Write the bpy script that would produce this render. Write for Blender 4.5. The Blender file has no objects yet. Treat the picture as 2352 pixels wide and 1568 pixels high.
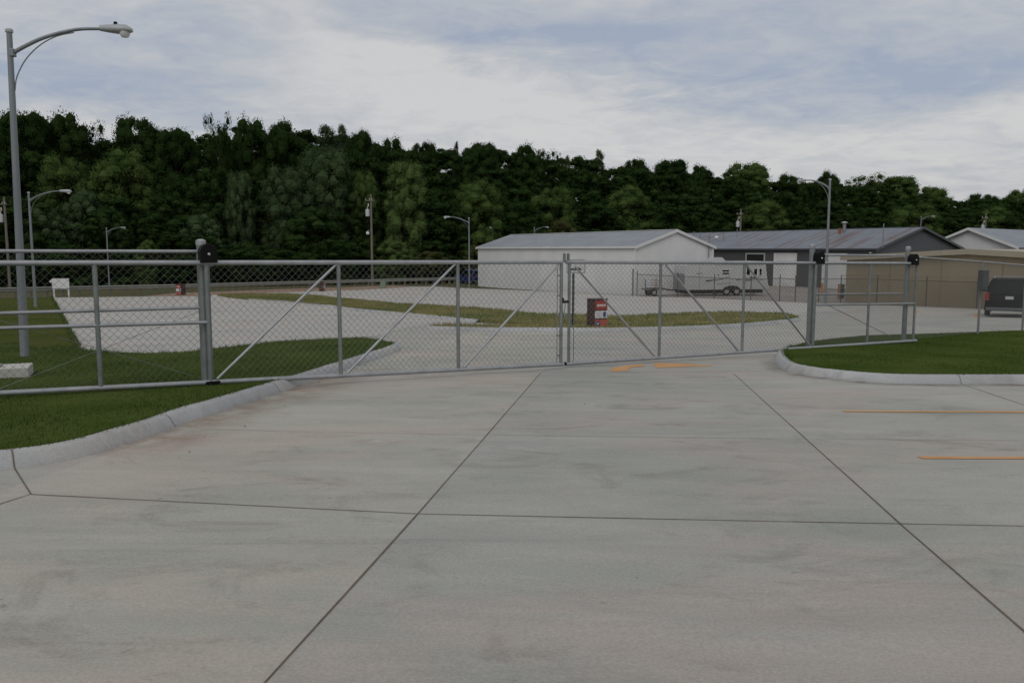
import bpy, bmesh, math, random
import numpy as np
from mathutils import Vector, Matrix
C = bpy.context
SC = C.scene
COL = SC.collection
R = math.radians
# ------------------------------------------------------------------ camera
EYE = 1.65
F = 1907.0                      # focal length in pixels of a 2352 px wide picture
PITCH = math.atan2(209, F)
cam = bpy.data.cameras.new('camera'); cam_o = bpy.data.objects.new('camera', cam); COL.objects.link(cam_o)
cam.sensor_width = 22.2; cam.lens = 22.2 * F / 2352.0
cam.clip_start = .05; cam.clip_end = 6000
cam_o.location = (0, 0, EYE); cam_o.rotation_euler = (R(90) - PITCH, 0, 0)
SC.camera = cam_o
# ------------------------------------------------------------------ sky
SUN_AZ, SUN_EL = R(196), R(44)     # behind thin cloud, at the viewer's back
w = bpy.data.worlds.new('World'); SC.world = w; w.use_nodes = True
def world_nodes():
    nt = w.node_tree; nt.nodes.clear(); N = nt.nodes.new; L = nt.links.new
    out = N('ShaderNodeOutputWorld'); bg = N('ShaderNodeBackground'); L(bg.outputs[0], out.inputs[0])
    bg.inputs['Strength'].default_value = .1
    sky = N('ShaderNodeTexSky'); sky.sky_type = 'NISHITA'; sky.sun_disc = False
    sky.sun_elevation = SUN_EL; sky.sun_rotation = SUN_AZ; sky.air_density = 1.2; sky.dust_density = 2.0
    tc = N('ShaderNodeTexCoord'); sep = N('ShaderNodeSeparateXYZ'); L(tc.outputs['Generated'], sep.inputs[0])
    def M(op, a, b=None, c=None, clamp=False):
        n = N('ShaderNodeMath'); n.operation = op; n.use_clamp = clamp
        for i, v in enumerate((a, b, c)):
            if v is None: continue
            if isinstance(v, (int, float)): n.inputs[i].default_value = v
            else: L(v, n.inputs[i])
        return n.outputs[0]
    x, y, z = sep.outputs
    zz = M('ADD', M('MAXIMUM', z, 0.0), .16)
    px, py = M('DIVIDE', x, zz), M('DIVIDE', y, zz)
    cmb = N('ShaderNodeCombineXYZ'); L(px, cmb.inputs[0]); L(py, cmb.inputs[1])
    def noise(scale, detail, off=0.0, sx=1.0, rough=.55, dist=0.0):
        mp = N('ShaderNodeMapping'); L(cmb.outputs[0], mp.inputs[0]); mp.inputs['Location'].default_value = (off, off * .7, off * .3)
        mp.inputs['Scale'].default_value = (sx, 1, 1)
        n = N('ShaderNodeTexNoise'); n.inputs['Scale'].default_value = scale; n.inputs['Detail'].default_value = detail
        n.inputs['Roughness'].default_value = rough; n.inputs['Distortion'].default_value = dist
        L(mp.outputs[0], n.inputs['Vector']); return n.outputs['Fac']
    n1 = noise(.75, 7, 3.1, .8, .6, .5); n2 = noise(3.4, 8, 11.0, .85, .62, .7); n3 = noise(9, 6, 7.0, .9, .6, .6)
    az = M('ARCTAN2', x, y); el = M('ARCSINE', z)
    wob = M('MULTIPLY', M('SUBTRACT', n2, .5), .22); wob2 = M('MULTIPLY', M('SUBTRACT', n1, .5), .16)
    azw, elw = M('ADD', az, wob), M('ADD', el, wob2)
    tot = None
    def blob(X, Y, sx, sy, amp):
        nonlocal tot
        a0 = math.atan((X - 1176) / F); e0 = math.atan((575 - Y) / F) * math.cos(a0)
        da = M('DIVIDE', M('SUBTRACT', azw, a0), sx / F); de = M('DIVIDE', M('SUBTRACT', elw, e0), sy / F)
        g = M('MULTIPLY', M('EXPONENT', M('MULTIPLY', M('ADD', M('MULTIPLY', da, da), M('MULTIPLY', de, de)), -1.0)), amp)
        tot = g if tot is None else M('ADD', tot, g)
    # positive: blue grey cloud base, negative: bright thin cloud
    blob(350, 205, 330, 55, .50); blob(540, 95, 130, 60, .32); blob(1270, 70, 260, 50, .48); blob(1950, 175, 420, 75, .58)
    blob(1650, 40, 500, 60, .25); blob(120, 110, 160, 60, .30); blob(860, 20, 300, 50, .20)
    blob(900, 140, 330, 90, -.42); blob(1150, 260, 420, 70, -.34); blob(1800, 330, 500, 70, -.25); blob(2320, 240, 60, 60, -.3); blob(200, 275, 200, 22, -.3)
    blue = M('ADD', M('ADD', M('MULTIPLY_ADD', n1, 1.1, -.22), tot), M('MULTIPLY_ADD', n2, 1.3, -.65))
    blue = M('ADD', blue, M('MULTIPLY_ADD', n3, .75, -.375), clamp=True)
    rmp = N('ShaderNodeValToRGB'); e = rmp.color_ramp.elements
    e[0].position = 0; e[0].color = (.615, .61, .61, 1); e[1].position = 1; e[1].color = (.345, .395, .495, 1)
    m = e.new(.45); m.color = (.485, .505, .54, 1)
    L(blue, rmp.inputs[0])
    warm = M('MULTIPLY', M('SUBTRACT', 1.0, M('DIVIDE', M('MAXIMUM', z, 0.0), .12), clamp=True), .35)
    wm = N('ShaderNodeMix'); wm.data_type = 'RGBA'; L(warm, wm.inputs[0]); L(rmp.outputs[0], wm.inputs[6]); wm.inputs[7].default_value = (.545, .53, .52, 1)
    up = N('ShaderNodeVectorMath'); up.operation = 'SCALE'; L(wm.outputs[2], up.inputs[0]); up.inputs['Scale'].default_value = 10.0
    mx = N('ShaderNodeMix'); mx.data_type = 'RGBA'; mx.inputs[0].default_value = .93; L(sky.outputs[0], mx.inputs[6]); L(up.outputs[0], mx.inputs[7])
    L(mx.outputs[2], bg.inputs['Color'])
world_nodes()
sun = bpy.data.lights.new('sun', 'SUN'); sun.energy = .85; sun.angle = R(30); sun.color = (1, .96, .9)
sun_o = bpy.data.objects.new('sun', sun); COL.objects.link(sun_o)
sun_dir = Vector((math.sin(SUN_AZ) * math.cos(SUN_EL), math.cos(SUN_AZ) * math.cos(SUN_EL), math.sin(SUN_EL)))
sun_o.rotation_euler = sun_dir.to_track_quat('Z', 'Y').to_euler()
SC.view_settings.view_transform = 'Standard'; SC.view_settings.look = 'None'; SC.view_settings.exposure = 0; SC.view_settings.gamma = 1
SC.cycles.max_bounces = 6; SC.cycles.transparent_max_bounces = 8

# ------------------------------------------------------------------ terrain
G = Vector((math.sin(R(7.8)), math.cos(R(7.8))))       # the drive runs this way, falling gently
GX = Vector((G.y, -G.x))
BREAKS = (60.0, 90.0)
def T(x, y):
    s = x * G.x + y * G.y
    if s < 60: return -.033 * s
    if s < 90: return -1.98 - .015 * (s - 60)
    return -2.43
CP, SP = math.cos(PITCH), math.sin(PITCH)
def ray(px, py):
    u, v = px - 1176.0, py - 784.0
    return Vector((u, F * CP - v * SP, -F * SP - v * CP)) / F
def at(px, py, d):
    r = ray(px, py); return Vector((0, 0, EYE)) + r * (d / r.y)
def gp(px, py, off=0.0):
    r = ray(px, py); a, b = .5, 700.0
    def f(t): return EYE + r.z * t - T(r.x * t, r.y * t) - off
    for _ in range(60):
        m = (a + b) / 2
        if f(m) > 0: a = m
        else: b = m
    return Vector((r.x * a, r.y * a, EYE + r.z * a))
def on_ground(x, y, off=0.0): return Vector((x, y, T(x, y) + off))
def col_at(px, d, off=0.0):                # point on the terrain in the direction of a picture column
    x = (px - 1176) / F * d * 1.006; return on_ground(x, d, off)
class VPlane:                              # a vertical plane through two points
    def __init__(s, a, b, back=0.0):
        s.t = Vector((b.x - a.x, b.y - a.y, 0)).normalized(); s.n = Vector((-s.t.y, s.t.x, 0))
        s.o = Vector((a.x, a.y, 0)) + s.n * back
    def p(s, px, py):
        r = ray(px, py); o = Vector((0, 0, EYE)); k = (s.o - o).dot(s.n) / r.dot(s.n); return o + r * k

# ------------------------------------------------------------------ materials
MATS = {}
def mat(name, col, rough=.6, metal=0.0, var=.0, scale=3.0, col2=None, bump=0.0, bscale=40.0, spec=.5, stretch=(1, 1, 1), detail=5, coat=0):
    if name in MATS: return MATS[name]
    m = bpy.data.materials.new(name); m.use_nodes = True; nt = m.node_tree; N = nt.nodes.new; L = nt.links.new
    b = nt.nodes['Principled BSDF']; b.inputs['Roughness'].default_value = rough; b.inputs['Metallic'].default_value = metal
    b.inputs['Specular IOR Level'].default_value = spec; b.inputs['Coat Weight'].default_value = coat
    tc = N('ShaderNodeTexCoord'); mp = N('ShaderNodeMapping'); L(tc.outputs['Object'], mp.inputs[0]); mp.inputs['Scale'].default_value = stretch
    n = N('ShaderNodeTexNoise'); n.inputs['Scale'].default_value = scale; n.inputs['Detail'].default_value = detail; n.inputs['Roughness'].default_value = .62
    L(mp.outputs[0], n.inputs['Vector'])
    rp = N('ShaderNodeValToRGB'); L(n.outputs['Fac'], rp.inputs[0])
    c2 = col2 or tuple(min(1, c * (1 + var)) for c in col); c1 = col if col2 else tuple(c * (1 - var) for c in col)
    rp.color_ramp.elements[0].position = .32; rp.color_ramp.elements[1].position = .68
    rp.color_ramp.elements[0].color = (*c1, 1); rp.color_ramp.elements[1].color = (*c2, 1)
    L(rp.outputs[0], b.inputs['Base Color'])
    if bump:
        n2 = N('ShaderNodeTexNoise'); n2.inputs['Scale'].default_value = bscale; n2.inputs['Detail'].default_value = 4; L(mp.outputs[0], n2.inputs['Vector'])
        bp = N('ShaderNodeBump'); bp.inputs['Strength'].default_value = bump; bp.inputs['Distance'].default_value = .02
        L(n2.outputs['Fac'], bp.inputs['Height']); L(bp.outputs[0], b.inputs['Normal'])
    MATS[name] = m; return m
def ribbed(name, col, axis, pitch, strength=.5, rough=.5, metal=0.0, var=.06, rust=None):
    m = mat(name, col, rough, metal, var, .6, stretch=(1, 1, .5)); nt = m.node_tree; N = nt.nodes.new; L = nt.links.new; b = nt.nodes['Principled BSDF']
    tc = N('ShaderNodeTexCoord'); sp = N('ShaderNodeSeparateXYZ'); L(tc.outputs['Object'], sp.inputs[0])
    a = N('ShaderNodeMath'); a.operation = 'DIVIDE'; L(sp.outputs[axis], a.inputs[0]); a.inputs[1].default_value = pitch
    f = N('ShaderNodeMath'); f.operation = 'PINGPONG'; L(a.outputs[0], f.inputs[0]); f.inputs[1].default_value = .5
    r = N('ShaderNodeMapRange'); L(f.outputs[0], r.inputs[0]); r.inputs[1].default_value = 0; r.inputs[2].default_value = .12; r.inputs[3].default_value = 1; r.inputs[4].default_value = 0
    bp = N('ShaderNodeBump'); bp.inputs['Strength'].default_value = strength; bp.inputs['Distance'].default_value = .04
    L(r.outputs[0], bp.inputs['Height']); L(bp.outputs[0], b.inputs['Normal'])
    if rust:
        n = N('ShaderNodeTexNoise'); n.inputs['Scale'].default_value = .35; n.inputs['Detail'].default_value = 6
        mp = N('ShaderNodeMapping'); L(tc.outputs['Object'], mp.inputs[0]); mp.inputs['Scale'].default_value = (4.5, .35, .35); L(mp.outputs[0], n.inputs['Vector'])
        rp = N('ShaderNodeValToRGB'); rp.color_ramp.elements[0].position = .55; rp.color_ramp.elements[0].color = (0, 0, 0, 1); rp.color_ramp.elements[1].position = .64; rp.color_ramp.elements[1].color = (.7, .7, .7, 1)
        L(n.outputs['Fac'], rp.inputs[0])
        mx = N('ShaderNodeMix'); mx.data_type = 'RGBA'; L(rp.outputs[0], mx.inputs[0]); mx.inputs[7].default_value = (*rust, 1)
        src = b.inputs['Base Color'].links[0].from_socket; L(src, mx.inputs[6]); L(mx.outputs[2], b.inputs['Base Color'])
    return m
def concrete(name, greys, stain=.5, joint=None):
    m = bpy.data.materials.new(name); m.use_nodes = True; nt = m.node_tree; N = nt.nodes.new; L = nt.links.new; b = nt.nodes['Principled BSDF']
    b.inputs['Roughness'].default_value = .78; b.inputs['Specular IOR Level'].default_value = .35
    tc = N('ShaderNodeTexCoord')
    def noise(scale, st=(1, 1, 1), det=6, rough=.6, rot=0.0, off=0.0, dist=0.0):
        mp = N('ShaderNodeMapping'); L(tc.outputs['Object'], mp.inputs[0]); mp.inputs['Scale'].default_value = st; mp.inputs['Rotation'].default_value = (0, 0, rot); mp.inputs['Location'].default_value = (off, off, 0)
        n = N('ShaderNodeTexNoise'); n.inputs['Scale'].default_value = scale; n.inputs['Detail'].default_value = det; n.inputs['Roughness'].default_value = rough; n.inputs['Distortion'].default_value = dist
        L(mp.outputs[0], n.inputs['Vector']); return n.outputs['Fac']
    def ramp(f, p0, c0, p1, c1):
        r = N('ShaderNodeValToRGB'); L(f, r.inputs[0]); e = r.color_ramp.elements
        e[0].position = p0; e[0].color = (*c0, 1); e[1].position = p1; e[1].color = (*c1, 1); return r.outputs[0]
    def mix(f, a, c, mode='MIX'):
        x = N('ShaderNodeMix'); x.data_type = 'RGBA'; x.blend_type = mode
        if isinstance(f, float): x.inputs[0].default_value = f
        else: L(f, x.inputs[0])
        for i, v in ((6, a), (7, c)):
            if isinstance(v, tuple): x.inputs[i].default_value = (*v, 1)
            else: L(v, x.inputs[i])
        return x.outputs[2]
    g1, g2, g3 = greys
    base = ramp(noise(.30, (.8, 1.2, 1), 7, .66, .3, 3, .4), .40, g1, .60, g2)
    base = mix(ramp(noise(.26, (.8, 1.4, 1), 8, .70, 0, 17, .5), .47, (0, 0, 0), .60, (1, 1, 1)), base, g3)
    # pale wash and fine broom streaks across the drive
    st = noise(.9, (.45, 2.0, 1), 8, .72, R(7.8) + .05, 5, .6)
    base = mix(.42, base, ramp(st, .30, (.66, .66, .66), .70, (1.14, 1.14, 1.14)), 'MULTIPLY')
    blot = noise(1.3, (.7, 1.2, 1), 9, .74, .2, 29, .9)
    base = mix(.85, base, ramp(blot, .28, (.64, .625, .61), .47, (1, 1, 1)), 'MULTIPLY')
    # a few long grey tyre scuffs
    ty = noise(.42, (.22, 3.8, 1), 5, .55, R(7.8) - .35, 51, 1.4)
    base = mix(.5, base, ramp(ty, .27, (.55, .56, .58), .36, (1, 1, 1)), 'MULTIPLY')
    gr = noise(60, (1, 1, 1), 3, .7)
    base = mix(.55, base, ramp(gr, .3, (.72, .72, .72), .7, (1.22, 1.22, 1.22)), 'MULTIPLY')
    spk = noise(9, (1, 1, 1), 2, .5, 0, 8)
    base = mix(.7, base, ramp(spk, .20, (.6, .58, .55), .26, (1, 1, 1)), 'MULTIPLY')
    if joint:                     # each poured strip between the long joints has its own tone
        sp = N('ShaderNodeSeparateXYZ'); mp = N('ShaderNodeMapping'); mp.inputs['Rotation'].default_value = (0, 0, R(7.8)); L(tc.outputs['Object'], mp.inputs[0]); L(mp.outputs[0], sp.inputs[0])
        q = N('ShaderNodeMath'); q.operation = 'MULTIPLY_ADD'; L(sp.outputs[0], q.inputs[0]); q.inputs[1].default_value = 1 / joint[1]; q.inputs[2].default_value = -joint[0] / joint[1] + 20
        fl = N('ShaderNodeMath'); fl.operation = 'FLOOR'; L(q.outputs[0], fl.inputs[0]); wn = N('ShaderNodeTexWhiteNoise'); wn.noise_dimensions = '1D'; L(fl.outputs[0], wn.inputs['W'])
        base = mix(1.0, base, ramp(wn.outputs['Value'], 0, (.93, .94, .95), 1, (1.04, 1.02, 1.0)), 'MULTIPLY')
    L(base, b.inputs['Base Color'])
    bp = N('ShaderNodeBump'); bp.inputs['Strength'].default_value = .25; bp.inputs['Distance'].default_value = .006; L(gr, bp.inputs['Height']); L(bp.outputs[0], b.inputs['Normal'])
    MATS[name] = m; return m
_ua = sum(gp(x, y).xy.dot(GX) for x, y in ((960, 1180), (1243, 855))) / 2; _ub = sum(gp(x, y).xy.dot(GX) for x, y in ((2070, 1205), (1685, 858))) / 2
M_PAVE = concrete('drive_concrete', ((.332, .336, .295), (.395, .388, .350), (.412, .368, .330)), .5, (_ua, _ub - _ua))
M_LOT = concrete('lot_concrete', ((.37, .362, .335), (.425, .415, .385), (.43, .39, .355)), .35)
M_KERB = concrete('kerb_concrete', ((.33, .335, .34), (.42, .425, .43), (.40, .39, .375)), .5)
M_JOINT = mat('joint_sealant', (.13, .095, .075), .9, 0, .3, 5)
M_FADED = mat('faint_joint', (.25, .225, .195), .9, 0, .2, 2)
M_GRASS = mat('lawn_turf', (.042, .070, .014), 1, 0, 0, .8, (.080, .104, .030), .8, 60, 0, detail=9)
M_OLIVE = mat('olive_turf', (.044, .066, .014), 1, 0, 0, .35, (.085, .088, .026), .8, 50, 0, detail=9)
M_BLADE = mat('grass_blade', (.046, .080, .016), 1, 0, 0, .7, (.095, .122, .036), 0, 1, 0, detail=8)
M_DRY = mat('dry_turf', (.10, .125, .035), 1, 0, 0, .35, (.23, .19, .08), .8, 50, .1, detail=8)
M_DRYB = mat('dry_blade', (.095, .135, .036), 1, 0, 0, .35, (.24, .20, .082), 0, 1, 0, detail=6)
M_FIELD = mat('rough_field', (.060, .066, .026), .95, 0, 0, .25, (.10, .085, .045), .6, 30, .1, detail=9)
M_DIRT = mat('red_dirt', (.21, .135, .095), .95, 0, 0, .4, (.29, .21, .16), .6, 30, .1, detail=8)
M_GRAVEL = mat('gravel', (.20, .175, .155), .95, 0, 0, .5, (.30, .275, .25), .6, 20, .1, detail=8)
M_HILL = mat('forest_floor', (.022, .028, .014), .95, 0, .3, .3)
M_YEL = mat('orange_paint', (.50, .245, .085), .8, 0, 0, 2.5, (.54, .31, .14), 0, 1, .2, detail=9)
M_GALV = mat('galvanised_steel', (.30, .315, .325), .50, .55, 0, 6, (.40, .41, .425), .05, 60, .5)
M_GALVD = mat('weathered_galvanised', (.17, .19, .185), .5, .5, 0, 5, (.25, .27, .265), .05, 60)
M_WIRE = mat('zinc_wire', (.20, .21, .21), .55, .4, .1, 8)
M_BLACK = mat('black_plastic', (.005, .005, .0055), .6, 0, .2, 8, spec=.15)
M_BOLT = mat('bright_bolt', (.6, .6, .6), .35, .9, .1, 10)
M_POLE = mat('lamp_pole_metal', (.17, .19, .205), .55, .3, 0, 1.2, (.24, .26, .275), 0, 1, .5, (3, 3, .4))
M_HEAD = mat('lamp_head_paint', (.37, .39, .40), .5, .1, .08, 4)
M_LENS = mat('lamp_glass', (.62, .62, .6), .15, 0, .1, 6, coat=.5)
M_WOOD = mat('weathered_wood', (.13, .115, .095), .9, 0, 0, 3, (.20, .18, .155), .3, 20, .2, (4, 4, .4))
M_TRANS = mat('transformer_grey', (.42, .44, .45), .5, .1, .06, 3)
M_CER = mat('insulator', (.5, .47, .42), .3, 0, .1, 5)
M_WHITEP = mat('white_paint', (.62, .62, .62), .55, 0, .06, 2)
M_WALLA = ribbed('white_ribbed_wall', (.60, .60, .595), 0, .30, .20, .6)
M_ROOFA = ribbed('grey_ribbed_roof', (.225, .245, .27), 0, .6, .4, .6, .1, .12)
M_TRIM = mat('white_trim', (.60, .60, .595), .5, 0, .05, 2)
M_WALLB = ribbed('charcoal_ribbed_wall', (.070, .070, .071), 0, .3, .3, .6)
M_GABB = ribbed('slate_gable', (.074, .082, .092), 1, .3, .25, .55)
M_ROOFB = ribbed('blue_grey_roof', (.165, .185, .215), 0, .75, .5, .65, .1, .14, (.12, .065, .055))
M_WALLC = ribbed('beige_ribbed_wall', (.285, .232, .150), 0, .3, .35, .65)
M_TRIMC = mat('beige_trim', (.34, .30, .225), .6, 0, .06, 2)
M_WALLD = ribbed('white_lap_siding', (.56, .555, .57), 2, .22, .5, .6)
M_ROOFD = ribbed('grey_shingle_roof', (.21, .235, .26), 0, .6, .5, .6, .1, .16)
M_DOORW = ribbed('white_door', (.60, .60, .59), 2, .5, .5, .5)
M_DARK = mat('unlit_doorway', (.012, .010, .010), .9, 0, .3, 2)
M_GUT = mat('gutter_white', (.46, .46, .455), .5, 0, .06, 3)
M_PIPE = mat('vent_metal', (.22, .23, .24), .5, .4, .1, 4)
M_RUST = mat('rusty_cap', (.25, .11, .05), .8, .1, .2, 8)
M_RV = mat('caravan_skin', (.41, .415, .41), .4, 0, .05, 1.2)
M_RVG = mat('trailer_shade_grey', (.21, .215, .22), .5, 0, .08, 2)
M_GLASS = mat('dark_glass', (.005, .0055, .006), .4, 0, .2, 4, spec=.06)
M_TYRE = mat('tyre_rubber', (.018, .018, .018), .85, 0, .2, 10)
M_RIM = mat('wheel_rim', (.42, .42, .42), .4, .6, .1, 8)
M_STRIPE = mat('dark_stripe', (.04, .042, .05), .5, 0, .1, 3)
M_CHASSIS = mat('black_chassis', (.02, .02, .02), .7, 0, .2, 6)
M_SUV = mat('dark_maroon_paint', (.007, .0045, .005), .45, 0, .15, 2, spec=.05)
M_SUVB = mat('dark_blue_paint', (.012, .020, .085), .4, 0, .15, 2, spec=.3)
M_BUMP = mat('grey_bumper', (.07, .075, .078), .5, 0, .1, 4)
M_RED = mat('red_lens', (.22, .012, .016), .2, 0, .15, 6, coat=.5)
M_PLATE = mat('licence_plate', (.40, .43, .47), .5, 0, .12, 14)
M_CABR = mat('brown_red_steel', (.045, .022, .018), .6, 0, .25, 4)
M_CABF = mat('red_panel', (.30, .036, .022), .5, 0, .15, 5)
M_CABO = mat('orange_red_panel', (.40, .082, .05), .5, 0, .12, 5)
M_CABW = mat('white_label', (.56, .56, .57), .5, 0, .06, 8)
M_CABB = mat('blue_ink', (.035, .05, .20), .5, 0, .15, 9)
M_CABL = mat('pale_blue_ink', (.30, .50, .72), .5, 0, .1, 9)
M_SIGNW = mat('sign_white', (.50, .50, .50), .5, 0, .04, 5)
M_SIGNB = mat('sign_black', (.012, .012, .012), .6, 0, .2, 5)
M_BOLL = mat('orange_bollard_paint', (.46, .15, .025), .6, 0, .12, 5)
M_TEAL = mat('dark_teal_paint', (.016, .055, .058), .6, 0, .15, 4)
M_PEDD = mat('dark_grey_green_paint', (.075, .085, .08), .55, .1, .12, 4)
M_PEDG = mat('pale_green_paint', (.16, .22, .17), .6, 0, .1, 4)
M_BARK = mat('bark', (.055, .042, .032), .95, 0, .3, 4, None, .6, 10, .1, (1, 1, .25))
M_RAIL = mat('aged_guardrail', (.27, .27, .24), .6, .3, .12, 2)
M_BLOCK = mat('grey_plinth', (.44, .43, .40), .85, 0, .1, 3, None, .3, 30)
e_ = next(n for n in M_YEL.node_tree.nodes if n.type == 'VALTORGB').color_ramp.elements; e_[1].position = .58; e_.new(.64).color = (.46, .30, .15, 1); e_.new(.72).color = (.37, .34, .29, 1)
def leaf_mat(name, a, b2, tr=.12):
    m = mat(name, tuple(c * .80 for c in a), .9, 0, 0, .55, tuple(c * .80 for c in b2), 0, 1, .0, detail=7); nt = m.node_tree; N = nt.nodes.new; L = nt.links.new
    b = nt.nodes['Principled BSDF']; out = nt.nodes['Material Output']
    t = N('ShaderNodeBsdfTranslucent'); L(b.inputs['Base Color'].links[0].from_socket, t.inputs[0])
    mx = N('ShaderNodeMixShader'); mx.inputs[0].default_value = tr; L(b.outputs[0], mx.inputs[1]); L(t.outputs[0], mx.inputs[2]); L(mx.outputs[0], out.inputs[0]); return m
LEAF = {'dark': leaf_mat('leaf_dark', (.019, .039, .011), (.040, .070, .021)),
        'mid': leaf_mat('leaf_mid', (.050, .090, .024), (.094, .138, .042)),
        'grey': leaf_mat('leaf_grey_green', (.047, .078, .034), (.076, .112, .050)),
        'light': leaf_mat('leaf_light', (.070, .115, .036), (.115, .165, .055)),
        'olive': leaf_mat('leaf_olive', (.050, .064, .022), (.085, .090, .036))}

# ------------------------------------------------------------------ mesh helpers
class MB:
    def __init__(s): s.v = []; s.f = []; s.m = []; s.cur = 0
    def add(s, vs, fs):
        o = len(s.v); s.v += [tuple(v) for v in vs]; s.f += [tuple(i + o for i in f) for f in fs]; s.m += [s.cur] * len(fs); return s
    def box(s, c, d, rz=0.0, bev=0.0, M=None):
        x, y, z = d[0] / 2, d[1] / 2, d[2] / 2
        if bev <= 0:
            vs = [(-x, -y, -z), (x, -y, -z), (x, y, -z), (-x, y, -z), (-x, -y, z), (x, -y, z), (x, y, z), (-x, y, z)]
            fs = [(0, 3, 2, 1), (4, 5, 6, 7), (0, 1, 5, 4), (1, 2, 6, 5), (2, 3, 7, 6), (3, 0, 4, 7)]
        else:
            bm = bmesh.new(); bmesh.ops.create_cube(bm, size=1.0)
            for v in bm.verts: v.co = Vector((v.co.x * d[0], v.co.y * d[1], v.co.z * d[2]))
            bmesh.ops.bevel(bm, geom=bm.edges[:], offset=bev, segments=2, affect='EDGES', profile=.6)
            bm.verts.index_update(); vs = [tuple(v.co) for v in bm.verts]; fs = [tuple(v.index for v in f.verts) for f in bm.faces]; bm.free()
        mt = M if M is not None else Matrix.Rotation(rz, 4, 'Z')
        cc = Vector(c); return s.add([mt @ Vector(v) + cc for v in vs], fs)
    def tube(s, pts, r, n=8, caps=True):
        pts = [Vector(p) for p in pts]; rs = r if isinstance(r, (list, tuple)) else [r] * len(pts)
        vs = []; fs = []; prev = None
        for i, p in enumerate(pts):
            d = (pts[min(i + 1, len(pts) - 1)] - pts[max(i - 1, 0)]).normalized()
            a = prev if prev is not None else (Vector((0, 0, 1)) if abs(d.z) < .9 else Vector((1, 0, 0)))
            u = (a - d * a.dot(d)).normalized(); prev = u; v = d.cross(u)
            for k in range(n):
                t = 2 * math.pi * (k + .5) / n; vs.append(p + (u * math.cos(t) + v * math.sin(t)) * rs[i])
        for i in range(len(pts) - 1):
            for k in range(n):
                k2 = (k + 1) % n; fs.append((i * n + k, i * n + k2, (i + 1) * n + k2, (i + 1) * n + k))
        if caps:
            fs.append(tuple(range(n))[::-1]); fs.append(tuple((len(pts) - 1) * n + k for k in range(n)))
        return s.add(vs, fs)
    def lathe(s, prof, c=(0, 0, 0), n=16, M=None):
        vs = []; fs = []; c = Vector(c)
        for r_, z in prof:
            for k in range(n):
                t = 2 * math.pi * k / n; p = Vector((r_ * math.cos(t), r_ * math.sin(t), z))
                if M is not None: p = M @ p
                vs.append(p + c)
        for i in range(len(prof) - 1):
            for k in range(n):
                k2 = (k + 1) % n; fs.append((i * n + k, i * n + k2, (i + 1) * n + k2, (i + 1) * n + k))
        fs.append(tuple(range(n))[::-1]); fs.append(tuple((len(prof) - 1) * n + k for k in range(n)))
        return s.add(vs, fs)
    def prism(s, poly, depth, M):              # poly in local x,z extruded along local y, placed with M
        n = len(poly); vs = [M @ Vector((x, 0, z)) for x, z in poly] + [M @ Vector((x, depth, z)) for x, z in poly]
        fs = [tuple(range(n)), tuple(range(2 * n - 1, n - 1, -1))] + [(i, i + n, (i + 1) % n + n, (i + 1) % n) for i in range(n)]
        return s.add(vs, fs)
    def build(s, name, material, parent=None, smooth=False, loc=None):
        me = bpy.data.meshes.new(name); me.from_pydata(s.v, [], s.f)
        ms = material if isinstance(material, (list, tuple)) else [material]
        for m in ms: me.materials.append(m)
        if len(ms) > 1: me.polygons.foreach_set('material_index', s.m)
        bm = bmesh.new(); bm.from_mesh(me); bmesh.ops.recalc_face_normals(bm, faces=bm.faces[:]); bm.to_mesh(me); bm.free()
        if smooth:
            me.polygons.foreach_set('use_smooth', [True] * len(me.polygons))
            try: me.set_sharp_from_angle(angle=R(38))
            except Exception: pass
        o = bpy.data.objects.new(name, me); COL.objects.link(o)
        if parent is not None: o.parent = parent
        if loc is not None: o.location = loc
        return o
def tag(o, label, cat, group=None, kind=None):
    if label: o['label'] = label
    if cat: o['category'] = cat
    if group: o['group'] = group
    if kind: o['kind'] = kind
    return o
def thing(name, label, cat, loc, rz=0.0, group=None):
    o = bpy.data.objects.new(name, None); o.empty_display_size = .2; COL.objects.link(o); o.location = loc; o.rotation_euler = (0, 0, rz)
    return tag(o, label, cat, group)
def copy_thing(root, loc, rz, label, scale=None):
    r = root.copy(); COL.objects.link(r); r.location = loc; r.rotation_euler = (0, 0, rz); r['label'] = label
    if scale is not None: r.scale = scale
    for ch in list(root.children):
        c = ch.copy(); COL.objects.link(c); c.parent = r
        for g in list(ch.children):
            d = g.copy(); COL.objects.link(d); d.parent = c
    return r
def struct(o): o['kind'] = 'structure'; return o
def npmesh(name, V, nper, material, parent=None):      # V: (faces, nper, 3)
    nf = len(V); me = bpy.data.meshes.new(name)
    me.vertices.add(nf * nper); me.vertices.foreach_set('co', V.astype(np.float32).ravel())
    me.loops.add(nf * nper); me.loops.foreach_set('vertex_index', np.arange(nf * nper, dtype=np.int32))
    me.polygons.add(nf); me.polygons.foreach_set('loop_start', np.arange(0, nf * nper, nper, dtype=np.int32)); me.polygons.foreach_set('loop_total', np.full(nf, nper, dtype=np.int32))
    me.materials.append(material); me.update(calc_edges=True)
    return me
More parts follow.
